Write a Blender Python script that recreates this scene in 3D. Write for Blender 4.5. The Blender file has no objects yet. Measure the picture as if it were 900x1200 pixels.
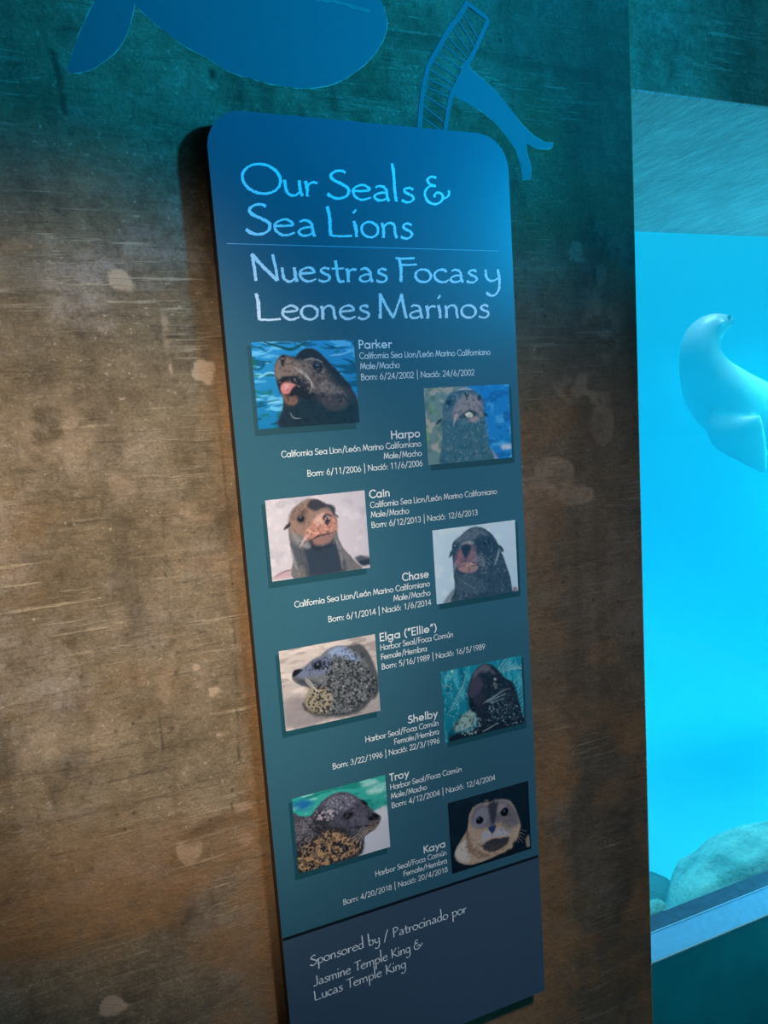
import bpy, bmesh, math, random
import numpy as np
from mathutils import Matrix, Vector

SC = bpy.context.scene
COL = SC.collection

# ------------------------------------------------------------------ camera
# metres; +x right along the concrete wall, +y into the wall, +z up, the lens at the origin
cam_data = bpy.data.cameras.new('camera')
cam_data.sensor_fit = 'VERTICAL'
cam_data.sensor_height = 36.0
cam_data.lens = 809.67 / 1200.0 * 36.0
cam_data.clip_start = 0.02
cam = bpy.data.objects.new('camera', cam_data)
COL.objects.link(cam)
RX = (0.931584, -0.357023, -0.068454)
UP = (0.1073, 0.090136, 0.990132)
FW = (0.34733, 0.929737, -0.122278)
cam.matrix_world = Matrix(((RX[0], UP[0], -FW[0], 0), (RX[1], UP[1], -FW[1], 0), (RX[2], UP[2], -FW[2], 0), (0, 0, 0, 1)))
SC.camera = cam

# ------------------------------------------------------------------ exposure, world, lights
SC.view_settings.view_transform = 'Standard'
SC.view_settings.look = 'None'
SC.view_settings.exposure = 0.0
SC.view_settings.gamma = 1.0
SC.view_settings.use_curve_mapping = False
SC.cycles.use_denoising = True
SC.cycles.volume_bounces = 2
SC.cycles.max_bounces = 10

world = bpy.data.worlds.new('dim_hall')
SC.world = world
world.use_nodes = True
world.node_tree.nodes['Background'].inputs[0].default_value = (0.10, 0.30, 0.42, 1)
world.node_tree.nodes['Background'].inputs[1].default_value = 0.10


def aim(o, loc, target):
    o.location = loc
    o.rotation_euler = (Vector(target) - Vector(loc)).to_track_quat('-Z', 'Y').to_euler()


def spot(name, loc, target, power, color, angle, blend, radius):
    l = bpy.data.lights.new(name, 'SPOT')
    l.energy = power
    l.color = color
    l.spot_size = math.radians(angle)
    l.spot_blend = blend
    l.shadow_soft_size = radius
    o = bpy.data.objects.new(name, l)
    COL.objects.link(o)
    aim(o, loc, target)
    return o


def area(name, loc, target, power, color, sx, sy):
    l = bpy.data.lights.new(name, 'AREA')
    l.shape = 'RECTANGLE'
    l.size, l.size_y = sx, sy
    l.energy = power
    l.color = color
    o = bpy.data.objects.new(name, l)
    COL.objects.link(o)
    aim(o, loc, target)
    return o


# ceiling spotlight washing the left of the wall
spot('warm_spotlight', (-0.30, -0.85, 1.22), (-0.02, 0.83, -0.155), 305, (1.0, 0.84, 0.66), 21.8, 1.0, 0.06)
# added fill light for the lower right of the wall
spot('fill_light', (0.70, -0.55, 1.28), (0.42, 0.83, -0.48), 120, (1.0, 0.86, 0.80), 29.5, 1.0, 0.10)
# blue spotlight from the right, high on the wall
spot('blue_spotlight', (2.6, -1.4, 0.9), (0.42, 0.83, 0.58), 1150, (0.002, 0.37, 0.76), 20.5, 1.0, 0.14)
# the blue glow of the neighbouring tank window across the hall
area('neighbour_window_glow', (2.0, -1.6, -0.1), (0.5, 0.83, -0.05), 17, (0.02, 0.48, 0.90), 1.8, 2.2)
# added cyan light out of view, no lamp there, brightening the soffit
area('soffit_fill', (2.5, 1.22, -1.25), (1.4, 1.10, 0.45), 54, (0.05, 0.60, 0.95), 0.25, 0.12)
# added light out of view, brightening the pool floor
area('pool_floor_fill', (4.3, 3.0, -0.3), (2.4, 2.7, -2.3), 85, (0.08, 0.90, 0.80), 1.8, 1.8)
# daylight falling into the pool from the open sky
sun = bpy.data.lights.new('sun', 'SUN')
sun.energy = 10.5
sun.color = (1.0, 0.97, 0.9)
sun.angle = math.radians(22)
sun_o = bpy.data.objects.new('sun', sun)
COL.objects.link(sun_o)
aim(sun_o, (6, 3.9, 9), (4.6, 3.6, 0))
area('sky_over_pool', (3.0, 3.6, 3.2), (3.0, 3.6, 0), 4, (0.80, 0.95, 1.0), 7.0, 3.6)


# ------------------------------------------------------------------ helpers
def tag(o, label=None, cat=None, group=None, kind=None):
    if label: o['label'] = label
    if cat: o['category'] = cat
    if group: o['group'] = group
    if kind: o['kind'] = kind
    return o


def mesh_obj(name, verts, faces, mat, parent=None, smooth=False):
    me = bpy.data.meshes.new(name)
    me.from_pydata([tuple(v) for v in verts], [], faces)
    me.update()
    o = bpy.data.objects.new(name, me)
    COL.objects.link(o)
    if mat: me.materials.append(mat)
    if parent: o.parent = parent
    if smooth:
        for p in me.polygons: p.use_smooth = True
    return o


def bm_obj(name, bm, mat, parent=None, smooth=False):
    me = bpy.data.meshes.new(name)
    bm.to_mesh(me)
    bm.free()
    o = bpy.data.objects.new(name, me)
    COL.objects.link(o)
    if mat: me.materials.append(mat)
    if parent: o.parent = parent
    if smooth:
        for p in me.polygons: p.use_smooth = True
    return o


def box_bm(x0, x1, y0, y1, z0, z1, bevel=0.0, seg=2, bm=None):
    b = bmesh.new()
    bmesh.ops.create_cube(b, size=1)
    for v in b.verts:
        v.co = Vector(((x0 + x1) / 2 + v.co.x * (x1 - x0), (y0 + y1) / 2 + v.co.y * (y1 - y0), (z0 + z1) / 2 + v.co.z * (z1 - z0)))
    if bevel:
        bmesh.ops.bevel(b, geom=list(b.edges), offset=bevel, segments=seg, affect='EDGES', profile=0.5)
    if bm is None:
        return b
    tmp = bpy.data.meshes.new('tmp')
    b.to_mesh(tmp); b.free()
    bm.from_mesh(tmp)
    bpy.data.meshes.remove(tmp)
    return bm


def prism(name, outline, y_front, y_back, mat, parent=None):
    """outline: closed (x, z) polygon, extruded from y_front to y_back."""
    n = len(outline)
    v = [(x, y_front, z) for x, z in outline] + [(x, y_back, z) for x, z in outline]
    area2 = sum(outline[i][0] * outline[(i + 1) % n][1] - outline[(i + 1) % n][0] * outline[i][1] for i in range(n))
    idx = list(range(n)) if area2 > 0 else list(range(n))[::-1]
    f = [tuple(idx), tuple(i + n for i in idx[::-1])]
    for i in range(n):
        a, b = idx[i], idx[(i + 1) % n]
        f.append((b, a, a + n, b + n))
    return mesh_obj(name, v, f, mat, parent)


def catmull(pts, n=6, closed=True):
    p = [np.array(q, float) for q in pts]
    out = []
    m = len(p)
    rng = range(m) if closed else range(m - 1)
    for i in rng:
        a = p[(i - 1) % m] if closed or i > 0 else p[i]
        b = p[i]; c = p[(i + 1) % m]
        d = p[(i + 2) % m] if closed or i + 2 < m else c
        for k in range(n):
            t = k / n
            out.append(0.5 * ((2 * b) + (c - a) * t + (2 * a - 5 * b + 4 * c - d) * t * t + (3 * b - a - 3 * c + d) * t ** 3))
    if not closed:
        out.append(p[-1])
    return np.array(out)


class NT:
    """small helper around a node tree"""
    def __init__(self, name):
        self.m = bpy.data.materials.new(name)
        self.m.use_nodes = True
        self.t = self.m.node_tree
        self.p = self.t.nodes['Principled BSDF']
    def n(self, kind, **kw):
        nd = self.t.nodes.new(kind)
        for k, v in kw.items():
            setattr(nd, k, v)
        return nd
    def link(self, a, b):
        self.t.links.new(a, b)
    def coords(self, scale=(1, 1, 1), rot=(0, 0, 0)):
        c = self.n('ShaderNodeTexCoord')
        mp = self.n('ShaderNodeMapping')
        mp.inputs['Scale'].default_value = scale
        mp.inputs['Rotation'].default_value = rot
        self.link(c.outputs['Object'], mp.inputs['Vector'])
        return mp.outputs[0]
    def noise(self, scale, detail=4, rough=0.6, vec=None, dist=0.0):
        nd = self.n('ShaderNodeTexNoise')
        nd.inputs['Scale'].default_value = scale
        nd.inputs['Detail'].default_value = detail
        nd.inputs['Roughness'].default_value = rough
        nd.inputs['Distortion'].default_value = dist
        if vec is None: vec = self.coords()
        self.link(vec, nd.inputs['Vector'])
        return nd.outputs[0]
    def voronoi(self, scale, vec=None, feature='F1'):
        nd = self.n('ShaderNodeTexVoronoi', feature=feature)
        nd.inputs['Scale'].default_value = scale
        if vec is None: vec = self.coords()
        self.link(vec, nd.inputs['Vector'])
        return nd.outputs['Distance']
    def ramp(self, fac, stops, interp='LINEAR'):
        nd = self.n('ShaderNodeValToRGB')
        nd.color_ramp.interpolation = interp
        e = nd.color_ramp.elements
        while len(e) < len(stops): e.new(0.5)
        for i, (p, c) in enumerate(stops):
            e[i].position = p
            e[i].color = (c, c, c, 1) if isinstance(c, (int, float)) else (*c, 1)
        self.link(fac, nd.inputs[0])
        return nd.outputs[0]
    def mix(self, fac, a, b, blend='MIX'):
        nd = self.n('ShaderNodeMix', data_type='RGBA', blend_type=blend)
        if isinstance(fac, (int, float)): nd.inputs[0].default_value = fac
        else: self.link(fac, nd.inputs[0])
        for v, s in ((a, nd.inputs[6]), (b, nd.inputs[7])):
            if isinstance(v, tuple): s.default_value = (*v, 1)
            else: self.link(v, s)
        return nd.outputs[2]
    def math(self, op, a, b):
        nd = self.n('ShaderNodeMath', operation=op)
        for v, s in ((a, nd.inputs[0]), (b, nd.inputs[1])):
            if isinstance(v, (int, float)): s.default_value = v
            else: self.link(v, s)
        return nd.outputs[0]
    def bump(self, h, strength, dist):
        nd = self.n('ShaderNodeBump')
        nd.inputs['Strength'].default_value = strength
        nd.inputs['Distance'].default_value = dist
        self.link(h, nd.inputs['Height'])
        self.link(nd.outputs[0], self.p.inputs['Normal'])
    def attr(self, name):
        return self.n('ShaderNodeVertexColor', layer_name=name).outputs[0]
    def set(self, **kw):
        for k, v in kw.items():
            s = self.p.inputs[k]
            if isinstance(v, (int, float)): s.default_value = v
            elif isinstance(v, tuple): s.default_value = (*v, 1)
            else: self.link(v, s)


def plain(name, color, rough=0.5, metal=0.0, var=0.12, scale=30.0, spec=0.5):
    t = NT(name)
    f = t.noise(scale, 5, 0.6)
    lo = tuple(c * (1 - var) for c in color)
    hi = tuple(min(1, c * (1 + var)) for c in color)
    t.set(**{'Base Color': t.ramp(f, [(0.3, lo), (0.7, hi)]), 'Roughness': rough, 'Metallic': metal, 'Specular IOR Level': spec})
    return t.m


def srgb(r, g, b):
    f = lambda c: (c / 255) / 12.92 if c <= 10 else (((c / 255) + 0.055) / 1.055) ** 2.4
    return (f(r), f(g), f(b))


# numpy raster helpers shared by the wall marks and the printed photographs
def vnoise(xx, yy, seed, octaves=4, gain=0.55):
    """fractal value noise sampled at coordinates xx, yy"""
    rng = np.random.RandomState(seed)
    tot = np.zeros(xx.shape); amp = 1.0; norm = 0.0
    for o in range(octaves):
        g = rng.rand(64, 64)
        x = xx * 2 ** o + 7.3 * o; y = yy * 2 ** o + 3.1 * o
        xi = np.floor(x).astype(int); yi = np.floor(y).astype(int)
        fx = x - xi; fy = y - yi
        fx = fx * fx * (3 - 2 * fx); fy = fy * fy * (3 - 2 * fy)
        G = lambda a, b: g[np.mod(b, 64), np.mod(a, 64)]
        v = (G(xi, yi) * (1 - fx) + G(xi + 1, yi) * fx) * (1 - fy) + (G(xi, yi + 1) * (1 - fx) + G(xi + 1, yi + 1) * fx) * fy
        tot += amp * v; norm += amp; amp *= gain
    return tot / norm


def sstep(a, b, x):
    t = np.clip((x - a) / (b - a + 1e-9), 0, 1)
    return t * t * (3 - 2 * t)


def seg_dist(X, Y, a, b):
    ax, ay = a; bx, by = b
    dx, dy = bx - ax, by - ay
    t = np.clip(((X - ax) * dx + (Y - ay) * dy) / (dx * dx + dy * dy + 1e-12), 0, 1)
    return np.hypot(X - ax - t * dx, Y - ay - t * dy), t


def poly_sd(X, Y, pts):
    """signed distance to a closed polygon, negative inside"""
    d = np.full(X.shape, 1e9); inside = np.zeros(X.shape, bool)
    n = len(pts)
    for i in range(n):
        a = pts[i]; b = pts[(i + 1) % n]
        d = np.minimum(d, seg_dist(X, Y, a, b)[0])
        if a[1] != b[1]:
            c = ((a[1] > Y) != (b[1] > Y)) & (X < (b[0] - a[0]) * (Y - a[1]) / (b[1] - a[1]) + a[0])
            inside ^= c
    return np.where(inside, -d, d)


def color_grid(name, nx, ny, P, rgb, mat, parent=None, attr='paint'):
    """a grid mesh of nx*ny points P (n,3) carrying one colour per point"""
    me = bpy.data.meshes.new(name)
    i = np.arange(nx - 1)[None, :] + (np.arange(ny - 1) * nx)[:, None]
    q = np.stack([i, i + nx, i + nx + 1, i + 1], -1).reshape(-1, 4)
    me.vertices.add(nx * ny)
    me.vertices.foreach_set('co', np.ascontiguousarray(P, np.float32).ravel())
    me.loops.add(q.size)
    me.loops.foreach_set('vertex_index', q.astype(np.int32).ravel())
    me.polygons.add(len(q))
    me.polygons.foreach_set('loop_start', (np.arange(len(q)) * 4).astype(np.int32))
    me.update(calc_edges=True)
    c = me.color_attributes.new(attr, 'FLOAT_COLOR', 'POINT')
    c.data.foreach_set('color', np.concatenate([rgb, np.ones((len(rgb), 1))], 1).astype(np.float32).ravel())
    me.materials.append(mat)
    o = bpy.data.objects.new(name, me)
    COL.objects.link(o)
    if parent: o.parent = parent
    return o
# ------------------------------------------------------------------ the setting
YW = 0.8276        # front face of the concrete wall
XE = 0.7228        # its right-hand edge, where the window recess begins
YG = 1.432         # the window pane
ZS = -1.4118       # top of the sill
ZL = 0.4457        # underside of the lintel
FLOOR, CEIL = -1.80, 1.35


def concrete(name, marks=False):
    t = NT(name)
    big = t.noise(3.2, 8, 0.62, dist=0.6)
    mid = t.noise(17, 10, 0.74, dist=0.3)
    fine = t.noise(95, 8, 0.78)
    grit = t.noise(330, 4, 0.7)
    f = t.math('ADD', t.math('MULTIPLY', big, 0.40), t.math('MULTIPLY', mid, 0.34))
    f = t.math('ADD', f, t.math('MULTIPLY', fine, 0.26))
    base = t.ramp(f, [(0.34, (.065, .046, .028)), (0.44, (.165, .122, .074)), (0.53, (.285, .220, .140)), (0.66, (.45, .36, .25))])
    # violet-grey lime bloom, broken up by the grain
    lime = t.math('MULTIPLY', t.ramp(t.noise(4.6, 7, 0.66, t.coords((1, 1, 1.5))), [(0.52, 0.0), (0.66, 0.85)]), t.ramp(fine, [(0.36, 0.15), (0.56, 1.0)]))
    base = t.mix(lime, base, (.42, .355, .31))
    # ochre stains
    och = t.ramp(t.noise(5.3, 6, 0.6, t.coords((1, 1, .7), (0, .4, 0))), [(0.55, 0.0), (0.70, 0.55)])
    base = t.mix(och, base, (.26, .17, .065))
    # trowel streaks: long thin pale dashes in patches, tilted a little either way
    patch = t.noise(3.6, 4, 0.55, t.coords((1, 1, 2.2)))
    pm = t.ramp(patch, [(0.44, 0.0), (0.58, 1.0)])
    st = t.noise(1.0, 6, 0.72, t.coords((10, 10, 190), (0, 0.05, 0)))
    stm = t.math('MULTIPLY', t.ramp(st, [(0.55, 0.0), (0.61, 1.0)]), pm)
    base = t.mix(t.math('MULTIPLY', stm, 0.72), base, (.54, .44, .31))
    st2 = t.noise(1.0, 6, 0.75, t.coords((55, 55, 130), (0, -0.25, 0)))
    st2m = t.math('MULTIPLY', t.ramp(st2, [(0.57, 0.0), (0.64, 0.8)]), t.ramp(patch, [(0.38, 1.0), (0.52, 0.0)]))
    base = t.mix(t.math('MULTIPLY', st2m, 0.6), base, (.52, .43, .31))
    dk = t.noise(1.0, 6, 0.72, t.coords((14, 14, 130), (0, -0.06, 0)))
    base = t.mix(t.math('MULTIPLY', t.ramp(dk, [(0.55, 0.0), (0.66, 1.0)]), 0.4), base, (.050, .038, .026))
    # dark blotches, drips and vertical form-board ghosts
    bl = t.math('MULTIPLY', t.ramp(t.noise(8, 8, 0.7, t.coords((1.6, 1.6, .8))), [(0.56, 0.0), (0.68, 0.75)]), t.ramp(fine, [(0.40, 0.35), (0.58, 1.0)]))
    base = t.mix(bl, base, (.052, .042, .032))
    vb = t.noise(1.0, 3, 0.5, t.coords((30, 30, 1.1)))
    base = t.mix(t.ramp(vb, [(0.50, 0.0), (0.72, 0.40)]), base, (.085, .064, .042))
    # grain
    base = t.mix(0.75, base, t.ramp(grit, [(0.28, 0.45), (0.72, 1.0)]), 'MULTIPLY')
    spk = t.ramp(t.noise(210, 3, 0.6), [(0.62, 0.0), (0.70, 0.75)])
    base = t.mix(t.math('MULTIPLY', spk, t.ramp(mid, [(0.46, 0.0), (0.56, 1.0)])), base, (.50, .42, .32))
    pit = t.ramp(t.voronoi(44), [(0.06, 0.9), (0.15, 0.0)])
    base = t.mix(t.math('MULTIPLY', pit, t.ramp(big, [(0.45, 0.0), (0.6, 0.9)])), base, (.035, .028, .020))
    h = t.math('ADD', t.math('MULTIPLY', mid, 0.9), t.math('MULTIPLY', fine, 0.5))
    h = t.math('ADD', h, t.math('MULTIPLY', t.math('ADD', stm, st2m), 0.10))
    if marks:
        # the concrete is darker towards the window recess
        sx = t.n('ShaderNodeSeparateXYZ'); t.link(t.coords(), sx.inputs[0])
        right_dark = t.ramp(t.math('ADD', sx.outputs[0], t.math('MULTIPLY', t.math('SUBTRACT', big, 0.5), 0.5)), [(0.44, 0.0), (0.62, 0.66)])
        base = t.mix(right_dark, base, (.03, .022, .016))
        a = t.n('ShaderNodeSeparateColor')
        t.link(t.attr('paint'), a.inputs[0])
        edge = t.ramp(t.math('ADD', t.math('MULTIPLY', mid, 0.5), t.math('MULTIPLY', fine, 0.5)), [(0.38, 0.35), (0.56, 1.0)])
        strong = t.ramp(a.outputs[0], [(0.5, 0.0), (0.8, 1.0)])
        soft = t.math('MULTIPLY', a.outputs[0], edge)
        pale = t.math('MAXIMUM', t.math('MULTIPLY', strong, 0.85), soft)
        base = t.mix(pale, base, (.47, .35, .25))
        base = t.mix(a.outputs[1], base, (.026, .020, .015))
        base = t.mix(t.math('MULTIPLY', a.outputs[2], edge), base, (.27, .13, .045))
    t.set(**{'Base Color': base, 'Roughness': 0.72, 'Specular IOR Level': 0.35})
    t.bump(h, 0.75, 0.007)
    return t.m


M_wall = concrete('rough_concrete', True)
M_conc = concrete('plain_concrete', False)
M_floor = plain('dark_floor', (.05, .06, .065), 0.6)
M_ceil = plain('dark_ceiling', (.06, .07, .07), 0.8)


def wall_marks():
    """numpy masks for the blemishes of the wall: pale filler, dark cracks and drips, rusty stains and a painted warm strip"""
    x0, x1, z0, z1 = -0.42, XE - 0.004, -1.06, 0.66
    nx, ny = 382, 574
    xs = np.linspace(x0, x1, nx); zs = np.linspace(z1, z0, ny)
    X, Z = np.meshgrid(xs, zs)
    wob = (vnoise(X * 60, Z * 60, 3, 3) - 0.5) * 0.012
    pale = np.zeros(X.shape); dark = pale.copy(); rust_warm_light = pale.copy()
    for cx, cz, rx, rz, a in ((.0202, .1794, .014, .011, .85), (.0995, .0774, .0135, .014, .95), (.103, .071, .008, .012, .9), (.0271, -.495, .015, .015, 1), (.035, -.489, .009, .008, 1),
                              (.0982, -.4560, .011, .009, .9), (.0951, -.4981, .008, .008, .9), (-.0804, -.6617, .013, .012, 1), (.0638, .0882, .0032, .016, .9),
                              (.0625, .108, .003, .02, .5), (-.074, -.665, .008, .006, 1), (.072, -.300, .007, .006, .8), (.058, -.268, .005, .005, .9), (.075, -.358, .008, .004, .8),
                              (.62, .22, .012, .014, .25), (.66, .19, .010, .016, .22), (.655, -.02, .02, .03, .2), (.57, -.08, .03, .02, .3), (.60, -.115, .03, .014, .3)):
        d = np.hypot((X - cx) / rx, (Z - cz) / rz) * min(rx, rz) + wob - min(rx, rz)
        pale = np.maximum(pale, a * sstep(0.0015, -0.0015, d))
    n0 = vnoise(X * 45, Z * 55, 21, 5)
    for cx, cz, rx, rz, a in ((-.06, .02, .06, .05, .42), (-.01, -.04, .03, .03, .40), (.06, -.085, .07, .015, .48), (.0, -.20, .05, .03, .35), (.04, -.28, .05, .05, .42), (-.09, -.33, .07, .03, .3),
                              (.62, .02, .06, .05, .32), (.57, -.10, .05, .025, .36), (.66, .12, .04, .06, .28)):
        d = np.hypot((X - cx) / rx, (Z - cz) / rz)
        pale = np.maximum(pale, a * sstep(1.25, .2, d) * sstep(.44, .58, n0))
    def crack(pts, w, a, soft=0.0012):
        for p, q in zip(pts[:-1], pts[1:]):
            d, _ = seg_dist(X, Z, p, q)
            np.maximum(dark, a * sstep(w + soft, w * 0.3, d + np.abs(wob) * 0.25), out=dark)
    crack([(.064, .117), (.09, .1155), (.133, .113)], .0006, .85)
    crack([(.1135, .09), (.112, -.05), (.1095, -.16), (.104, -.28), (.0962, -.40), (.0945, -.452)], .0007, .6)
    crack([(.036, -.075), (.0365, -.14), (.034, -.155)], .0008, .75)
    crack([(.0095, -.315), (.0098, -.35), (.012, -.372)], .0007, .7)
    crack([(.105, -.475), (.06, -.468), (.03, -.472)], .0009, .6)
    crack([(-.22, -.372), (-.16, -.378), (-.06, -.384), (.06, -.386)], .0010, .4)
    crack([(-.25, -.405), (-.10, -.418), (-.02, -.417)], .003, .22, .006)
    crack([(.03, -.479), (.055, -.470), (.10, -.469)], .007, .55, .01)
    crack([(-.24, -.55), (-.12, -.565), (-.03, -.575)], .006, .25, .012)
    crack([(-.0205, .405), (-.0165, .386), (-.0155, .350)], .0030, .75, .003)
    crack([(.1414, .404), (.1416, .400)], .003, .95, .003)
    crack([(.1705, .386), (.1708, .370)], .0022, .55, .002)
    # ring of an old anchor hole
    r = np.hypot(X - .0982, Z + .4535)
    dark = np.maximum(dark, .7 * sstep(.0014, .0003, np.abs(r - .0165)))
    # pale crescent tears at the lower ends of the drips
    for cx, cz, s in ((-.0152, .348, .004), (.1412, .3925, .0045), (.171, .366, .0035)):
        r = np.hypot(X - cx, (Z - cz) * .7)
        pale = np.maximum(pale, .9 * sstep(.0010, .0002, np.abs(r - s)) * (Z < cz + .002))
    # tie-rod pour line along the top
    crack([(.22, .478), (.40, .470), (.50, .462), (.72, .445)], .0045, .30, .008)
    # painted warm strip where the sign shades the blue light, rusty stains below
    n = vnoise(X * 30, Z * 9, 11, 4)
    rust_warm_light = np.maximum(rust_warm_light, .85 * sstep(.030, .0, np.abs(X - .128)) * sstep(.40, .65, n) * sstep(.24, .10, Z))
    rust_warm_light = np.maximum(rust_warm_light, .95 * sstep(.04, .0, np.abs(X - .120)) * sstep(.25, .45, n) * sstep(-.38, -.46, Z))
    rust_warm_light = np.maximum(rust_warm_light, .70 * sstep(.36, .62, vnoise(X * 8, Z * 8, 12, 4)) * sstep(-.34, -.56, Z))
    rust_warm_light = np.maximum(rust_warm_light, .25 * sstep(.55, .75, vnoise(X * 9, Z * 14, 14, 4)))
    P = np.stack([X.ravel(), np.full(X.size, YW), Z.ravel()], 1)
    return nx, ny, P, np.stack([pale.ravel(), dark.ravel(), rust_warm_light.ravel()], 1), (x0, x1, z0, z1)


nx, ny, P, RGB, (gx0, gx1, gz0, gz1) = wall_marks()
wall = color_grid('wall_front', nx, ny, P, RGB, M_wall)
# the rest of the same wall: the face around the fine grid, the bevelled right arris, the reveal
bm = bmesh.new()
bm.from_mesh(wall.data)
LX, BK = -3.2, YG + 0.03
def quad(*c):
    bm.faces.new([bm.verts.new(p) for p in c])
quad((LX, YW, gz1), (LX, YW, gz0), (gx0, YW, gz0), (gx0, YW, gz1))
quad((LX, YW, CEIL), (LX, YW, gz1), (gx1, YW, gz1), (gx1, YW, CEIL))
quad((LX, YW, gz0), (LX, YW, FLOOR), (gx1, YW, FLOOR), (gx1, YW, gz0))
prev = (gx1, YW)
for k in range(1, 6):
    a = k / 5 * math.pi / 2
    cur = (gx1 + 0.004 * math.sin(a), YW + 0.004 * (1 - math.cos(a)))
    quad((prev[0], prev[1], CEIL), (prev[0], prev[1], FLOOR), (cur[0], cur[1], FLOOR), (cur[0], cur[1], CEIL))
    prev = cur
quad((XE, YW + .004, CEIL), (XE, YW + .004, FLOOR), (XE, BK, FLOOR), (XE, BK, CEIL))
quad((XE, BK, CEIL), (XE, BK, FLOOR), (LX, BK, FLOOR), (LX, BK, CEIL))
quad((LX, BK, CEIL), (LX, BK, FLOOR), (LX, YW, FLOOR), (LX, YW, CEIL))
quad((LX, YW, CEIL), (gx1, YW, CEIL), (XE, YW + .004, CEIL), (XE, BK, CEIL), (LX, BK, CEIL))
bmesh.ops.remove_doubles(bm, verts=list(bm.verts), dist=1e-5)
bm.to_mesh(wall.data)
bm.free()
tag(wall, kind='structure')

# lintel over the window, its lower arris rounded; the soffit runs back to the pane
XR = 2.75
def lintel_outline():
    o = [(YW + .007, CEIL)]
    for k in range(6):
        a = k / 5 * math.pi / 2
        o.append((YW + .007 + .006 * (1 - math.cos(a)), ZL + .006 * (1 - math.sin(a))))
    o += [(YG + .03, ZL), (YG + .03, CEIL)]
    return o
def sweep_x(name, outline, xa, xb, mat):
    n = len(outline)
    v = [(xa, y, z) for y, z in outline] + [(xb, y, z) for y, z in outline]
    f = [tuple(range(n)), tuple(range(2 * n - 1, n - 1, -1))]
    for i in range(n):
        j = (i + 1) % n
        f.append((j, i, i + n, j + n))
    o = mesh_obj(name, v, f, mat)
    b = bmesh.new(); b.from_mesh(o.data)
    bmesh.ops.recalc_face_normals(b, faces=list(b.faces))
    b.to_mesh(o.data); b.free()
    return o
def soffit_mat():
    t = NT('broomed_concrete')
    a = t.noise(1.0, 6, 0.72, t.coords((48, 13, 13), (0, 0, 0.12)))
    b = t.noise(60, 5, 0.7)
    c = t.noise(5, 5, 0.6)
    f = t.math('ADD', t.math('MULTIPLY', a, 0.6), t.math('MULTIPLY', c, 0.4))
    base = t.ramp(f, [(0.30, (.24, .25, .24)), (0.5, (.36, .37, .35)), (0.70, (.50, .51, .48))])
    base = t.mix(t.ramp(b, [(0.62, 0.0), (0.78, 0.6)]), base, (.75, .74, .70))
    # outside of the arris the face is the same old concrete as the wall
    t.set(**{'Base Color': base, 'Roughness': 0.8})
    t.bump(t.math('ADD', a, t.math('MULTIPLY', b, 0.9)), 0.8, 0.008)
    return t.m
M_soffit = soffit_mat()
lint = sweep_x('wall_lintel', lintel_outline(), XE, XR, M_conc)
lint.data.materials.append(M_soffit)
for p in lint.data.polygons:
    if p.normal.z < -0.5: p.material_index = 1
tag(lint, kind='structure')

# low wall under the sill, set back in the recess
YB = 1.3028
M_tealpaint = plain('dark_teal_paint', (.02, .40, .36), 0.7, var=.15, scale=8)
low = bm_obj('wall_below_window', box_bm(XE, XR, YB + .006, YG - .001, FLOOR, ZS - .006), M_tealpaint)
tag(low, kind='structure')
jamb = bm_obj('wall_right', box_bm(XR, XR + 1.2, YW, YG + .03, FLOOR, CEIL), M_conc)
tag(jamb, kind='structure')
fl = bm_obj('floor', box_bm(-3.2, XR + 1.2, -3.2, YG + .03, FLOOR - .1, FLOOR), M_floor)
tag(fl, kind='structure')
ce = bm_obj('ceiling', box_bm(-3.2, XR + 1.2, -3.2, YG + .03, CEIL, CEIL + .1), M_ceil)
tag(ce, kind='structure')

# the window: pane, dark bottom strip, painted sill
M_glass = NT('clear_acrylic')
tr = M_glass.n('ShaderNodeBsdfTransparent'); tr.inputs[0].default_value = (.97, .99, 1, 1)
gl = M_glass.n('ShaderNodeBsdfGlossy'); gl.inputs['Roughness'].default_value = 0.03
fr = M_glass.n('ShaderNodeFresnel'); fr.inputs[0].default_value = 1.2
mx = M_glass.n('ShaderNodeMixShader')
geo = M_glass.n('ShaderNodeNewGeometry'); M_glass.link(M_glass.math('MULTIPLY', fr.outputs[0], M_glass.math('SUBTRACT', 1.0, geo.outputs['Backfacing'])), mx.inputs[0]); M_glass.link(tr.outputs[0], mx.inputs[1]); M_glass.link(gl.outputs[0], mx.inputs[2])
M_glass.link(mx.outputs[0], M_glass.t.nodes['Material Output'].inputs['Surface'])
win = bpy.data.objects.new('window_1', None)
COL.objects.link(win)
win.location = (XE, YG, ZS)
tag(win, kind='structure')
def in_win(o):
    o.parent = win
    o.matrix_parent_inverse = Matrix.Translation((-XE, -YG, -ZS))
    return o
in_win(bm_obj('pane', box_bm(XE, XR, YG, YG + .03, FLOOR, ZL), M_glass.m))
M_strip = plain('dark_blue_strip', (.045, .095, .16), 0.55, var=.25, scale=45)
M_sill = plain('blue_painted_sill', (.20, .42, .62), 0.45, var=.10, scale=60)
M_lit_edge = plain('pale_lit_edge', (.42, .66, .80), 0.4, var=.1, scale=60)
M_sillarris = plain('worn_sill_edge', (.62, .55, .52), 0.5, var=.15, scale=90)
in_win(bm_obj('base_strip', box_bm(XE, XR, 1.3825, YG - .001, ZS, ZS + .004, .0015), M_strip))  # dark blue strip along the foot of the pane
in_win(bm_obj('lit_edge_strip', box_bm(XE, XR, 1.3795, 1.3826, ZS, ZS + .0035, .0008), M_lit_edge))  # pale strip added to paint the lit edge of the dark strip
sill = in_win(bm_obj('sill', box_bm(XE, XR, YB, YG - .001, ZS - .006, ZS, .001), M_sill))
nose = box_bm(XE, XR, YB - .003, YB, ZS - .006, ZS - .0002, .0010)
nz = bm_obj('sill_nosing', nose, M_sillarris)
in_win(nz)
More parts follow.
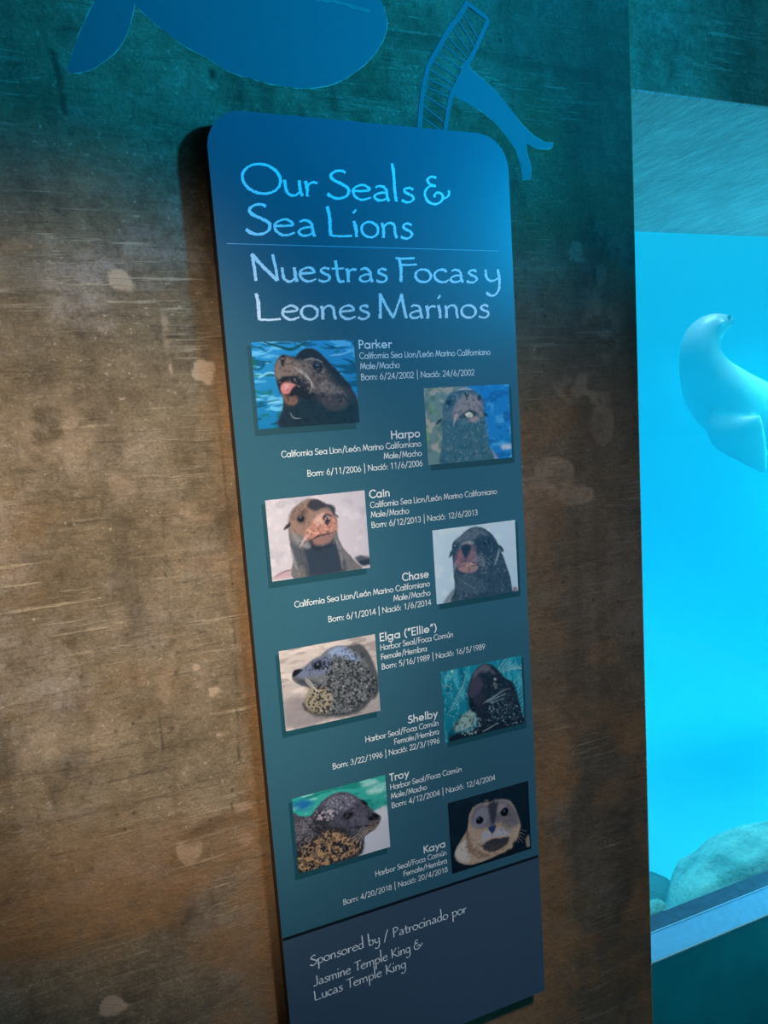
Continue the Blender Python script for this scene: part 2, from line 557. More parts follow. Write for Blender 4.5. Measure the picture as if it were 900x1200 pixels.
# ------------------------------------------------------------------ two hand-drawn alphabets
def A(cx, cy, rx, ry, a0, a1, n=14):
    return [(cx + rx * math.cos(math.radians(a0 + (a1 - a0) * k / n)), cy + ry * math.sin(math.radians(a0 + (a1 - a0) * k / n))) for k in range(n + 1)]
def O(cx, cy, rx, ry):
    return A(cx, cy, rx, ry, 90, 450, 26)

# light geometric sans of the captions; cap height 1
X = .62; R_ = .31
ROUND = {
    'a': (.74, [O(.31, .31, .30, .31), [(.62, .62), (.62, 0)]]),
    'b': (.74, [[(.06, 1.06), (.06, 0)], O(.37, .31, .30, .31)]),
    'c': (.56, [A(.34, .31, .31, .31, 48, 312)]),
    'd': (.74, [O(.31, .31, .30, .31), [(.62, 1.06), (.62, 0)]]),
    'e': (.72, [[(.03, .31), (.63, .31)] + A(.33, .31, .30, .31, 0, 318, 20)]),
    'f': (.36, [[(.14, 0), (.14, .84)] + A(.30, .84, .16, .20, 180, 75, 6), [(.0, .60), (.32, .60)]]),
    'g': (.74, [O(.31, .31, .30, .31), [(.62, .62), (.62, -.10)] + A(.35, -.08, .27, .26, 0, -150, 9)]),
    'h': (.62, [[(.06, 1.06), (.06, 0)], A(.29, .36, .23, .25, 180, 0, 10) + [(.52, 0)]]),
    'i': (.22, [[(.08, .61), (.08, 0)], [(.08, .90), (.08, .79)]]),
    'k': (.60, [[(.06, 1.06), (.06, 0)], [(.46, .61), (.08, .29)], [(.2, .39), (.52, 0)]]),
    'l': (.22, [[(.08, 1.06), (.08, 0)]]),
    'm': (.98, [[(.06, .61), (.06, 0)], A(.26, .40, .20, .21, 180, 0, 9) + [(.46, 0)], A(.66, .40, .20, .21, 180, 0, 9) + [(.86, 0)]]),
    'n': (.62, [[(.06, .61), (.06, 0)], A(.29, .36, .23, .25, 180, 0, 10) + [(.52, 0)]]),
    'o': (.72, [O(.33, .31, .31, .31)]),
    'p': (.74, [[(.06, .61), (.06, -.34)], O(.37, .31, .30, .31)]),
    'r': (.38, [[(.06, .61), (.06, 0)], A(.28, .37, .22, .23, 180, 60, 6)]),
    's': (.44, [A(.20, .46, .15, .15, 40, 250, 8) + A(.19, .16, .17, .16, 80, -140, 9)]),
    'u': (.62, [[(.06, .61), (.06, .25)] + A(.29, .25, .23, .25, 180, 360, 10) + [(.52, .61)], [(.52, .2), (.52, 0)]]),
    'y': (.56, [[(.02, .61), (.28, .02)], [(.52, .61), (.12, -.34)]]),
    'B': (.66, [[(.07, 0), (.07, 1), (.28, 1)] + A(.28, .77, .22, .23, 90, -90, 8) + [(.07, .54)], [(.28, .54)] + A(.30, .27, .27, .27, 90, -90, 9) + [(.07, 0)]]),
    'C': (.86, [A(.50, .5, .46, .5, 46, 314, 20)]),
    'E': (.58, [[(.50, 1), (.07, 1), (.07, 0), (.50, 0)], [(.07, .53), (.48, .53)]]),
    'F': (.54, [[(.50, 1), (.07, 1), (.07, 0)], [(.07, .53), (.47, .53)]]),
    'H': (.80, [[(.07, 1), (.07, 0)], [(.71, 1), (.71, 0)], [(.07, .54), (.71, .54)]]),
    'K': (.66, [[(.07, 1), (.07, 0)], [(.58, 1), (.08, .50)], [(.18, .59), (.64, 0)]]),
    'L': (.50, [[(.07, 1), (.07, 0), (.46, 0)]]),
    'M': (1.0, [[(.04, 0), (.20, 1), (.50, .12), (.80, 1), (.96, 0)]]),
    'N': (.86, [[(.07, 0), (.07, 1), (.77, 0), (.77, 1)]]),
    'P': (.60, [[(.07, 0), (.07, 1), (.28, 1)] + A(.28, .74, .26, .26, 90, -90, 9) + [(.07, .48)]]),
    'S': (.60, [A(.30, .75, .23, .25, 35, 250, 10) + A(.27, .25, .26, .26, 80, -155, 12)]),
    'T': (.56, [[(.02, 1), (.54, 1)], [(.28, 1), (.28, 0)]]),
    '0': (.62, [O(.30, .5, .26, .5)]),
    '1': (.62, [[(.20, .86), (.36, 1), (.36, 0)]]),
    '2': (.62, [A(.29, .73, .24, .27, 165, -30, 10) + [(.04, 0), (.56, 0)]]),
    '3': (.62, [A(.28, .76, .21, .24, 150, -90, 10), A(.28, .27, .25, .27, 85, -155, 11)]),
    '4': (.62, [[(.44, 0), (.44, 1), (.03, .26), (.60, .26)]]),
    '5': (.62, [[(.52, 1), (.20, 1), (.12, .56)] + A(.29, .31, .26, .31, 125, -145, 13)]),
    '6': (.62, [O(.30, .29, .25, .29), [(.09, .44), (.38, 1)]]),
    '8': (.62, [O(.30, .77, .19, .23), O(.30, .28, .25, .28)]),
    '9': (.62, [O(.30, .71, .25, .29), [(.51, .56), (.22, 0)]]),
    '/': (.62, [[(.10, -.14), (.50, 1.08)]]),
    '|': (.40, [[(.20, -.32), (.20, 1.30)]]),
    ':': (.26, [[(.10, .08), (.10, 0)], [(.10, .58), (.10, .50)]]),
    '(': (.34, [A(.52, .42, .44, .72, 122, 238, 9)]),
    ')': (.34, [A(-.20, .42, .44, .72, 58, -58, 9)]),
    '\u201c': (.40, [[(.08, .78), (.16, 1.02)], [(.24, .78), (.32, 1.02)]]),
    '\u201d': (.40, [[(.06, .78), (.14, 1.02)], [(.22, .78), (.30, 1.02)]]),
}
for acc, b in (('\u00f3', 'o'), ('\u00fa', 'u')):
    w, s = ROUND[b]
    c = .33 if b == 'o' else .29
    ROUND[acc] = (w, s + [[(c - .02, .74), (c + .12, .98)]])

# rough reed-pen roman of the headings; cap height 1, small x-height; each stroke is (points, width factor)
def T(pts, w=1.0):
    return (pts, w)
REED = {
    'O': (1.02, [T(O(.50, .50, .47, .50), 1.0)]),
    'u': (.52, [T([(.05, .52), (.07, .18)] + A(.24, .18, .17, .19, 180, 290, 6) + [(.42, .12)], 1.0), T([(.42, .53), (.43, .20), (.47, -.02)], 1.1)]),
    'r': (.40, [T([(.06, .52), (.09, .30), (.08, -.02)], 1.15), T([(.09, .33), (.17, .44), (.26, .49), (.37, .47)], 1.0)]),
    'S': (.66, [T([(.54, .93), (.44, .985), (.30, .97), (.18, .88), (.13, .77), (.19, .66), (.32, .57), (.48, .48), (.59, .36), (.57, .18), (.45, .05), (.28, .0), (.12, .05), (.01, .16)], 1.1)]),
    'e': (.58, [T([(.05, .30), (.26, .31), (.49, .35), (.47, .45), (.36, .53), (.22, .50), (.09, .40), (.05, .26), (.10, .11), (.23, .01), (.38, .02), (.54, .10)], .95)]),
    'a': (.56, [T([(.10, .47), (.22, .53), (.35, .49), (.41, .36), (.42, .16), (.46, -.01)], 1.0), T([(.41, .30), (.26, .29), (.11, .22), (.06, .11), (.14, .02), (.27, .02), (.41, .10)], .95)]),
    'l': (.24, [T([(.06, 1.38), (.09, 1.0), (.09, .4), (.12, .0)], 1.1)]),
    's': (.46, [T([(.39, .47), (.28, .53), (.16, .49), (.13, .40), (.22, .31), (.35, .24), (.38, .13), (.29, .02), (.15, .0), (.03, .06)], 1.0)]),
    '&': (.98, [T([(.47, .96), (.34, 1.0), (.20, .95), (.15, .83), (.24, .71), (.44, .66), (.24, .66), (.09, .54), (.02, .36), (.09, .14), (.27, .02), (.48, .04), (.63, .16), (.68, .32), (.58, .42), (.44, .42), (.36, .33), (.40, .27)], 1.0), T([(.64, .30), (.74, .24), (.86, .32), (.92, .44), (.90, .54)], .9)]),
    'L': (.74, [T([(.06, 1.0), (.10, .6), (.09, .2), (.10, .0)], 1.15), T([(.10, .015), (.4, .0), (.72, .03)], .85)]),
    'i': (.24, [T([(.06, .54), (.10, .28), (.10, -.01)], 1.15), T([(.05, .80), (.15, .94)], .9)]),
    'o': (.60, [T(O(.28, .265, .25, .265), 1.0)]),
    'n': (.58, [T([(.06, .52), (.09, .28), (.07, -.01)], 1.1), T([(.09, .35), (.20, .49), (.34, .52), (.43, .42), (.44, .18), (.48, -.01)], 1.0)]),
    'N': (.86, [T([(.06, .98), (.10, .5), (.11, .0)], 1.0), T([(.05, 1.0), (.35, .55), (.74, .02)], 1.15), T([(.66, 1.0), (.72, .5), (.75, .02)], .95)]),
    't': (.42, [T([(.14, .82), (.17, .45), (.18, .12), (.26, .0), (.38, .03)], 1.1), T([(.0, .50), (.20, .50), (.40, .53)], .8)]),
    'F': (.60, [T([(.14, .98), (.18, .5), (.15, .0)], 1.15), T([(.03, .97), (.30, .95), (.64, .99)], .9), T([(.17, .70), (.40, .70), (.70, .73)], .85)]),
    'c': (.52, [T([(.46, .44), (.36, .53), (.21, .51), (.08, .40), (.05, .25), (.11, .10), (.25, .01), (.40, .02), (.52, .11)], 1.0)]),
    'y': (.58, [T([(.06, .52), (.08, .22), (.18, .06), (.32, .08), (.45, .18)], 1.0), T([(.44, .54), (.48, .2), (.46, -.25), (.33, -.52), (.16, -.54), (.05, -.42)], 1.05)]),
    'M': (.98, [T([(.11, 1.0), (.09, .5), (.06, .0)], 1.1), T([(.10, 1.0), (.28, .5), (.48, .02)], 1.0), T([(.48, .02), (.64, .5), (.80, .98)], .9), T([(.80, 1.0), (.84, .5), (.91, .0)], 1.1)]),
    'p': (.60, [T([(.08, .54), (.11, .1), (.10, -.55)], 1.1), T([(.10, .36), (.20, .48), (.36, .52), (.50, .40), (.52, .22), (.42, .06), (.27, .0), (.11, .08)], .95)]),
    'd': (.60, [T([(.44, .42), (.30, .52), (.14, .46), (.05, .28), (.10, .10), (.24, .0), (.38, .06), (.46, .2)], .95), T([(.43, 1.30), (.46, .7), (.46, .2), (.52, .0)], 1.1)]),
    'b': (.60, [T([(.06, 1.30), (.09, .6), (.10, .05)], 1.1), T([(.10, .38), (.22, .51), (.38, .50), (.50, .36), (.48, .14), (.34, .01), (.20, .01), (.10, .08)], .95)]),
    '/': (.50, [T([(.42, 1.05), (.22, .5), (.02, -.2)], 1.0)]),
    'P': (.62, [T([(.10, .98), (.13, .5), (.10, .0)], 1.1), T([(.03, .94), (.28, 1.0), (.48, .93), (.54, .76), (.44, .60), (.28, .53), (.14, .54)], .95)]),
    'J': (.50, [T([(.36, 1.0), (.38, .6), (.36, .18), (.26, .03), (.12, .0), (.0, .05)], 1.05)]),
    'm': (.90, [T([(.06, .52), (.09, .28), (.07, -.01)], 1.1), T([(.09, .36), (.20, .49), (.32, .51), (.40, .40), (.41, -.01)], 1.0), T([(.41, .36), (.54, .50), (.68, .51), (.76, .40), (.77, .16), (.81, -.01)], 1.0)]),
    'T': (.66, [T([(.34, .95), (.36, .5), (.34, .0)], 1.1), T([(.0, .90), (.32, .96), (.74, .98)], .9)]),
    'K': (.74, [T([(.08, 1.0), (.11, .5), (.09, .0)], 1.1), T([(.58, .98), (.38, .70), (.12, .46)], .9), T([(.14, .46), (.40, .24), (.74, -.02)], 1.0)]),
    'g': (.58, [T([(.46, .46), (.30, .53), (.13, .46), (.05, .28), (.12, .09), (.26, .02), (.40, .10), (.47, .25)], .95), T([(.48, .52), (.49, .1), (.46, -.28), (.32, -.50), (.15, -.50), (.04, -.40)], 1.0)]),
}


def resample(pts, step):
    p = np.array(pts, float)
    d = np.r_[0, np.cumsum(np.hypot(*np.diff(p, axis=0).T))]
    n = max(1, int(round(d[-1] / step)))
    s = np.linspace(0, d[-1], n + 1)
    return np.stack([np.interp(s, d, p[:, 0]), np.interp(s, d, p[:, 1])], 1)


class Letters:
    """collects flat pen strokes lying on the sign face; u to the right, v down, in mm"""
    def __init__(self):
        self.v, self.f, self.k = [], [], 0
    def ribbon(self, p, w):
        n = len(p)
        if n < 2: return
        t = np.gradient(p, axis=0)
        closed = np.hypot(*(p[0] - p[-1])) < 1e-6
        if closed:
            t[0] = t[-1] = p[1] - p[-2]
        t /= np.maximum(np.hypot(t[:, 0], t[:, 1]), 1e-9)[:, None]
        nr = np.stack([-t[:, 1], t[:, 0]], 1)
        w = np.broadcast_to(w, (n, 2)) if np.ndim(w) < 2 else w
        b = len(self.v)
        h = (self.k % 7) * 0.006
        self.k += 1
        for i in range(n):
            a = p[i] + nr[i] * w[i, 0] / 2; c = p[i] - nr[i] * w[i, 1] / 2
            hh = h + .03 * i / n
            self.v += [(a[0], a[1], hh), (c[0], c[1], hh)]
        for i in range(n - 1):
            q = b + 2 * i
            self.f.append((q, q + 1, q + 3, q + 2))
    def sans(self, text, u, v, cap, width, fit=None, align='l', track=0.0):
        adv = sum(ROUND[c][0] + track if c != ' ' else .34 for c in text)
        sx = cap if fit is None else fit / adv
        if align == 'r': u -= adv * sx
        for c in text:
            if c == ' ':
                u += .34 * sx; continue
            a, strokes = ROUND[c]
            for s in strokes:
                p = np.array([(u + (x * .93 + .02) * sx, v - y * cap) for x, y in s])
                q = []
                for i in range(len(p) - 1):
                    q.append(p[i])
                q.append(p[-1])
                # break at sharp corners so that the ribbon keeps its width
                start = 0
                for i in range(1, len(p) - 1):
                    d1 = p[i] - p[i - 1]; d2 = p[i + 1] - p[i]
                    cs = (d1 @ d2) / (np.hypot(*d1) * np.hypot(*d2) + 1e-9)
                    if cs < 0.5:
                        self._piece(p[start:i + 1], width); start = i
                self._piece(p[start:], width)
            u += (a + track) * sx
    def _piece(self, p, width):
        p = np.array(p, float)
        if len(p) < 2: return
        if np.hypot(*(p[0] - p[-1])) > 1e-6:
            d = p[0] - p[1]; p[0] = p[0] + d / np.hypot(*d) * width * .45
            d = p[-1] - p[-2]; p[-1] = p[-1] + d / np.hypot(*d) * width * .45
        self.ribbon(p, width)
    def reed(self, text, u0, u1, v, cap, width, seed=1, rough=.16):
        rng = np.random.RandomState(seed)
        adv = sum(REED[c][0] if c != ' ' else .36 for c in text)
        last = REED[text[-1]]
        xs = [x for s in last[1] for x, _ in s[0]]
        first = min(x for s in REED[text[0]][1] for x, _ in s[0])
        ink = adv - last[0] + max(xs) - first
        sx = (u1 - u0) / ink
        u = u0 - first * sx
        for c in text:
            if c == ' ':
                u += .36 * sx; continue
            a, strokes = REED[c]
            for pts, wf in strokes:
                closed = np.hypot(pts[0][0] - pts[-1][0], pts[0][1] - pts[-1][1]) < 1e-6
                q = catmull(pts[:-1], 3, True) if closed and len(pts) < 20 else (np.array(pts) if closed else catmull(pts, 5, False))
                if closed and len(pts) < 20: q = np.vstack([q, q[:1]])
                p = np.stack([u + q[:, 0] * sx, v - q[:, 1] * cap], 1)
                p = resample(p, max(.55, width * .34))
                n = len(p)
                t = np.gradient(p, axis=0); t /= np.maximum(np.hypot(t[:, 0], t[:, 1]), 1e-9)[:, None]
                # pen held at an angle: verticals and falling diagonals are broad, level strokes thin
                broad = .66 + .50 * np.abs(t[:, 1] * .80 + t[:, 0] * .42)
                w = width * wf * broad
                wl = w * (1 + rough * rng.randn(n)); wr = w * (1 + rough * rng.randn(n))
                if closed: wl[-1], wr[-1] = wl[0], wr[0]
                self.ribbon(p, np.stack([wl, wr], 1))
            u += a * sx
    def build(self, name, mat, parent, lift):
        v = [SIGN(u, w, lift + h) for u, w, h in self.v]
        return mesh_obj(name, v, [tuple(x[::-1]) for x in self.f], mat, parent)
# ------------------------------------------------------------------ the information sign
SW, SH, SY = 375.5, 1194.0, 0.800          # mm, mm, and the plane of its face
SX0, SZ0 = 0.12424, 0.35368
def SIGN(u, v, lift=0.0):
    """a point of the sign face: u mm from its left edge, v mm below its top, lift mm in front"""
    return (SX0 + u / 1000 - SXO[0], SY - lift / 1000 - SXO[1], SZ0 - v / 1000 - SXO[2])
SXO = (SX0 + SW / 2000, YW, SZ0 - SH / 1000)
sign = bpy.data.objects.new('information_sign', None)
COL.objects.link(sign)
sign.location = SXO
tag(sign, 'tall blue-grey information panel with eight seal and sea lion photographs on the concrete wall', 'sign')

M_face = NT('printed_sign_face')
n1 = M_face.noise(420, 3, 0.6)
M_face.set(**{'Base Color': M_face.ramp(n1, [(0.3, (.033, .122, .176)), (0.7, (.038, .134, .192))]), 'Roughness': 0.30, 'Specular IOR Level': 0.5})
M_edge = plain('dark_brown_panel_edge', (.040, .020, .014), 0.6)
M_white = plain('white_print', (.84, .90, .93), 0.5, var=.03)
M_rule = plain('pale_blue_print', (.22, .42, .52), 0.5, var=.04)
M_navy = plain('navy_print', (.004, .009, .016), 0.6, var=.05, spec=.2)
M_spons = NT('printed_sponsor_field')
M_spons.set(**{'Base Color': M_spons.ramp(M_spons.noise(420, 3, .6), [(.3, (.044, .086, .136)), (.7, (.050, .096, .150))]), 'Roughness': 0.30, 'Specular IOR Level': 0.5})
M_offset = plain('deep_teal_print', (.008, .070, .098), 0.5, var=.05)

def round_rect(r, bottom):
    o = []
    for k in range(13):
        a = math.pi - k / 12 * math.pi / 2
        o.append((r + r * math.cos(a), r - r * math.sin(a)))
    for k in range(13):
        a = math.pi / 2 - k / 12 * math.pi / 2
        o.append((SW - r + r * math.cos(a), r - r * math.sin(a)))
    return o + bottom
out = round_rect(42, [(SW, SH), (0, SH)])
n = len(out)
PT = 27.0   # panel thickness
bm = bmesh.new()
fr = [bm.verts.new(SIGN(u, v, 0)) for u, v in out]
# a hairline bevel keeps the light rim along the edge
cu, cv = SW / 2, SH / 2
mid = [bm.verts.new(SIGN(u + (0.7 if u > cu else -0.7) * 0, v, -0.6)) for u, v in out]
bk = [bm.verts.new(SIGN(u, v, -PT)) for u, v in out]
f0 = bm.faces.new(fr)
for a, b in ((fr, mid), (mid, bk)):
    for i in range(n):
        j = (i + 1) % n
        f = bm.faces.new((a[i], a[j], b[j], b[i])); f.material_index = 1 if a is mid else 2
f = bm.faces.new(bk[::-1]); f.material_index = 1
bmesh.ops.recalc_face_normals(bm, faces=list(bm.faces))
panel = bm_obj('panel', bm, M_face.m, sign)
panel.data.materials.append(M_edge)
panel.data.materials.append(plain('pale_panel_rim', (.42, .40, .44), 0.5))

def rect(name, u0, v0, u1, v1, lift, mat, parent=None):
    return mesh_obj(name, [SIGN(u0, v0, lift), SIGN(u0, v1, lift), SIGN(u1, v1, lift), SIGN(u1, v0, lift)], [(0, 1, 2, 3)], mat, parent or sign)
o = rect('sponsor_field', 0.4, 980.4, SW - .4, SH - .4, .06, M_spons.m)
o['label'] = 'darker slate field at the foot of the sign'
o = rect('dividing_band', 0.4, 978.2, SW - 1.5, 982.4, .12, M_navy)
o['label'] = 'thin navy band above the sponsor names'
o = rect('heading_rule', 11, 140.6, 355.3, 141.5, .10, M_rule)
o['label'] = 'thin pale rule between the English and Spanish headings'

PW = 3.25
L = Letters()
L.reed('Our', 35, 121, 86, 31.5, PW, 1); L.reed('Seals', 132, 241, 87, 31.5, PW, 2); L.reed('&', 256, 289.4, 88, 32.5, PW, 3)
L.reed('Sea', 33.8, 113, 130.3, 33, PW, 4); L.reed('Lions', 130.7, 236, 129.3, 33, PW, 5)
o = L.build('heading_lettering', M_white, sign, .12); o['label'] = 'English heading in rough reed-pen capitals'
L = Letters()
L.reed('Nuestras', 37.5, 199.2, 181, 29.5, PW, 6); L.reed('Focas', 212, 322, 180.6, 28.8, PW, 7); L.reed('y', 334.5, 354.5, 180, 30, PW, 8)
L.reed('Leones', 38.8, 172.7, 224, 29.5, PW, 9); L.reed('Marinos', 187, 336.5, 224, 29.5, PW, 10)
o = L.build('heading_lettering', M_white, sign, .12); o['label'] = 'Spanish heading in rough reed-pen capitals'
L = Letters()
L.reed('Sponsored by / Patrocinado por', 32, 255.8, 1028, 13.5, 1.25, 11, .10)
L.reed('Jasmine Temple King &', 34.2, 186.5, 1057, 13.5, 1.25, 12, .10)
L.reed('Lucas Temple King', 34, 160.3, 1077, 13.5, 1.25, 13, .10)
o = L.build('sponsor_lettering', M_white, sign, .16); o['label'] = 'small reed-pen sponsor lines'

CS, CH = 'California Sea Lion/Le\u00f3n Marino Californiano', 'Harbor Seal/Foca Com\u00fan'
MALE, FEM = 'Male/Macho', 'Female/Hembra'
# name, kind line, sex line, born, naci, side, top of the photograph (mm)
ANIMALS = [
    ('Parker', CS, MALE, 'Born: 6/24/2002', 'Naci\u00f3: 24/6/2002', 'l', 248.4, 43.4, 179.8, 155.0),
    ('Harpo', CS, MALE, 'Born: 6/11/2006', 'Naci\u00f3: 11/6/2006', 'r', 309.5, 40.5, 179.6, 150.3),
    ('Cain', CS, MALE, 'Born: 6/12/2013', 'Naci\u00f3: 12/6/2013', 'l', 429.4, 28.0, 179.4, 149.0),
    ('Chase', CS, MALE, 'Born: 6/1/2014', 'Naci\u00f3: 1/6/2014', 'r', 489.8, 38.2, 179.5, 139.2),
    ('Elga (\u201cEllie\u201d)', CH, FEM, 'Born: 5/16/1989', 'Naci\u00f3: 16/5/1989', 'l', 611.7, 80.8, 103.2, 149.5),
    ('Shelby', CH, FEM, 'Born: 3/22/1996', 'Naci\u00f3: 22/3/1996', 'r', 678.4, 43.2, 103.3, 148.8),
    ('Troy', CH, MALE, 'Born: 4/12/2004', 'Naci\u00f3: 12/4/2004', 'l', 799.8, 28.2, 104.2, 154.5),
    ('Kaya', CH, FEM, 'Born: 4/20/2018', 'Naci\u00f3: 20/4/2018', 'r', 863.0, 33.6, 103.6, 149.5),
]
PHOTO_LABELS = [
    'print of a barking sea lion with its mouth open, blue water behind',
    'print of a brown sea lion stretching its nose up, blue water behind',
    'print of a tan sea lion head on a white ground, ears out',
    'print of a dark whiskered sea lion on a white ground',
    'print of a plump spotted harbor seal lying on pale sand',
    'print of a dark harbor seal rising out of teal water',
    'print of a dark spotted seal in profile facing right, green water behind',
    'print of a pale seal pup on a black ground',
]
CAP = 7.1
for i, (nm, kind, sex, born, nac, side, v0, wn, wk, wb) in enumerate(ANIMALS):
    dv = (10.2, 22.4, 34.6, 47.6) if side == 'l' else (59.6, 71.6, 83.6, 96.6)
    ua = 156.8 if side == 'l' else 231.2
    L = Letters()
    L.sans(nm, ua, v0 + dv[0], 9.3, 1.55, wn, side, .07)
    o = L.build('name_lettering', M_white, sign, .14); o['label'] = 'bold animal name beside its photograph'
    L = Letters()
    L.sans(kind, ua, v0 + dv[1], CAP, .86, wk, side)
    L.sans(sex, ua, v0 + dv[2], CAP, .86, 52.0 if sex == MALE else 64.5, side)
    L.sans(born + ' | ' + nac, ua, v0 + dv[3], CAP, .86, wb, side)
    o = L.build('caption_lettering', M_white, sign, .14); o['label'] = 'small caption lines under the animal name'

exec_photos = []
M_print = NT('photo_print')
M_print.set(**{'Base Color': M_print.attr('paint'), 'Roughness': 0.30, 'Specular IOR Level': 0.5})
def photo_frame(i):
    nm, kind, sex, born, nac, side, v0 = ANIMALS[i][:7]
    if side == 'l': return 27.8, v0, 151.0, v0 + (98.2, 0, 96.9, 0, 100.9, 0, 99.8)[i]
    return 238.8, v0, 361.2, v0 + (0, 96.2, 0, 97.5, 0, 98.2, 0, 98.4)[i]
def add_photo(i, rgb, nx, ny):
    u0, v0, u1, v1 = photo_frame(i)
    us, vs = np.meshgrid(np.linspace(u0, u1, nx), np.linspace(v0, v1, ny))
    P = np.stack([SX0 + us.ravel() / 1000 - SXO[0], np.full(us.size, SY - .00022 - SXO[1]), SZ0 - vs.ravel() / 1000 - SXO[2]], 1)
    o = color_grid('photo_print', nx, ny, P, rgb.reshape(-1, 3), M_print.m, sign)
    o['label'] = PHOTO_LABELS[i]
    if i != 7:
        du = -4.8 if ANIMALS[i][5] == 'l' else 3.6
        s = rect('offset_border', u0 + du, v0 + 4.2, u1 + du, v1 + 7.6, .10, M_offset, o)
        s['label'] = 'deep teal border printed behind the picture'
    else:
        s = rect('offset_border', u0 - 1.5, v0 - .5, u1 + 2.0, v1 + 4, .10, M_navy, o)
        s['label'] = 'dark border printed behind the picture'
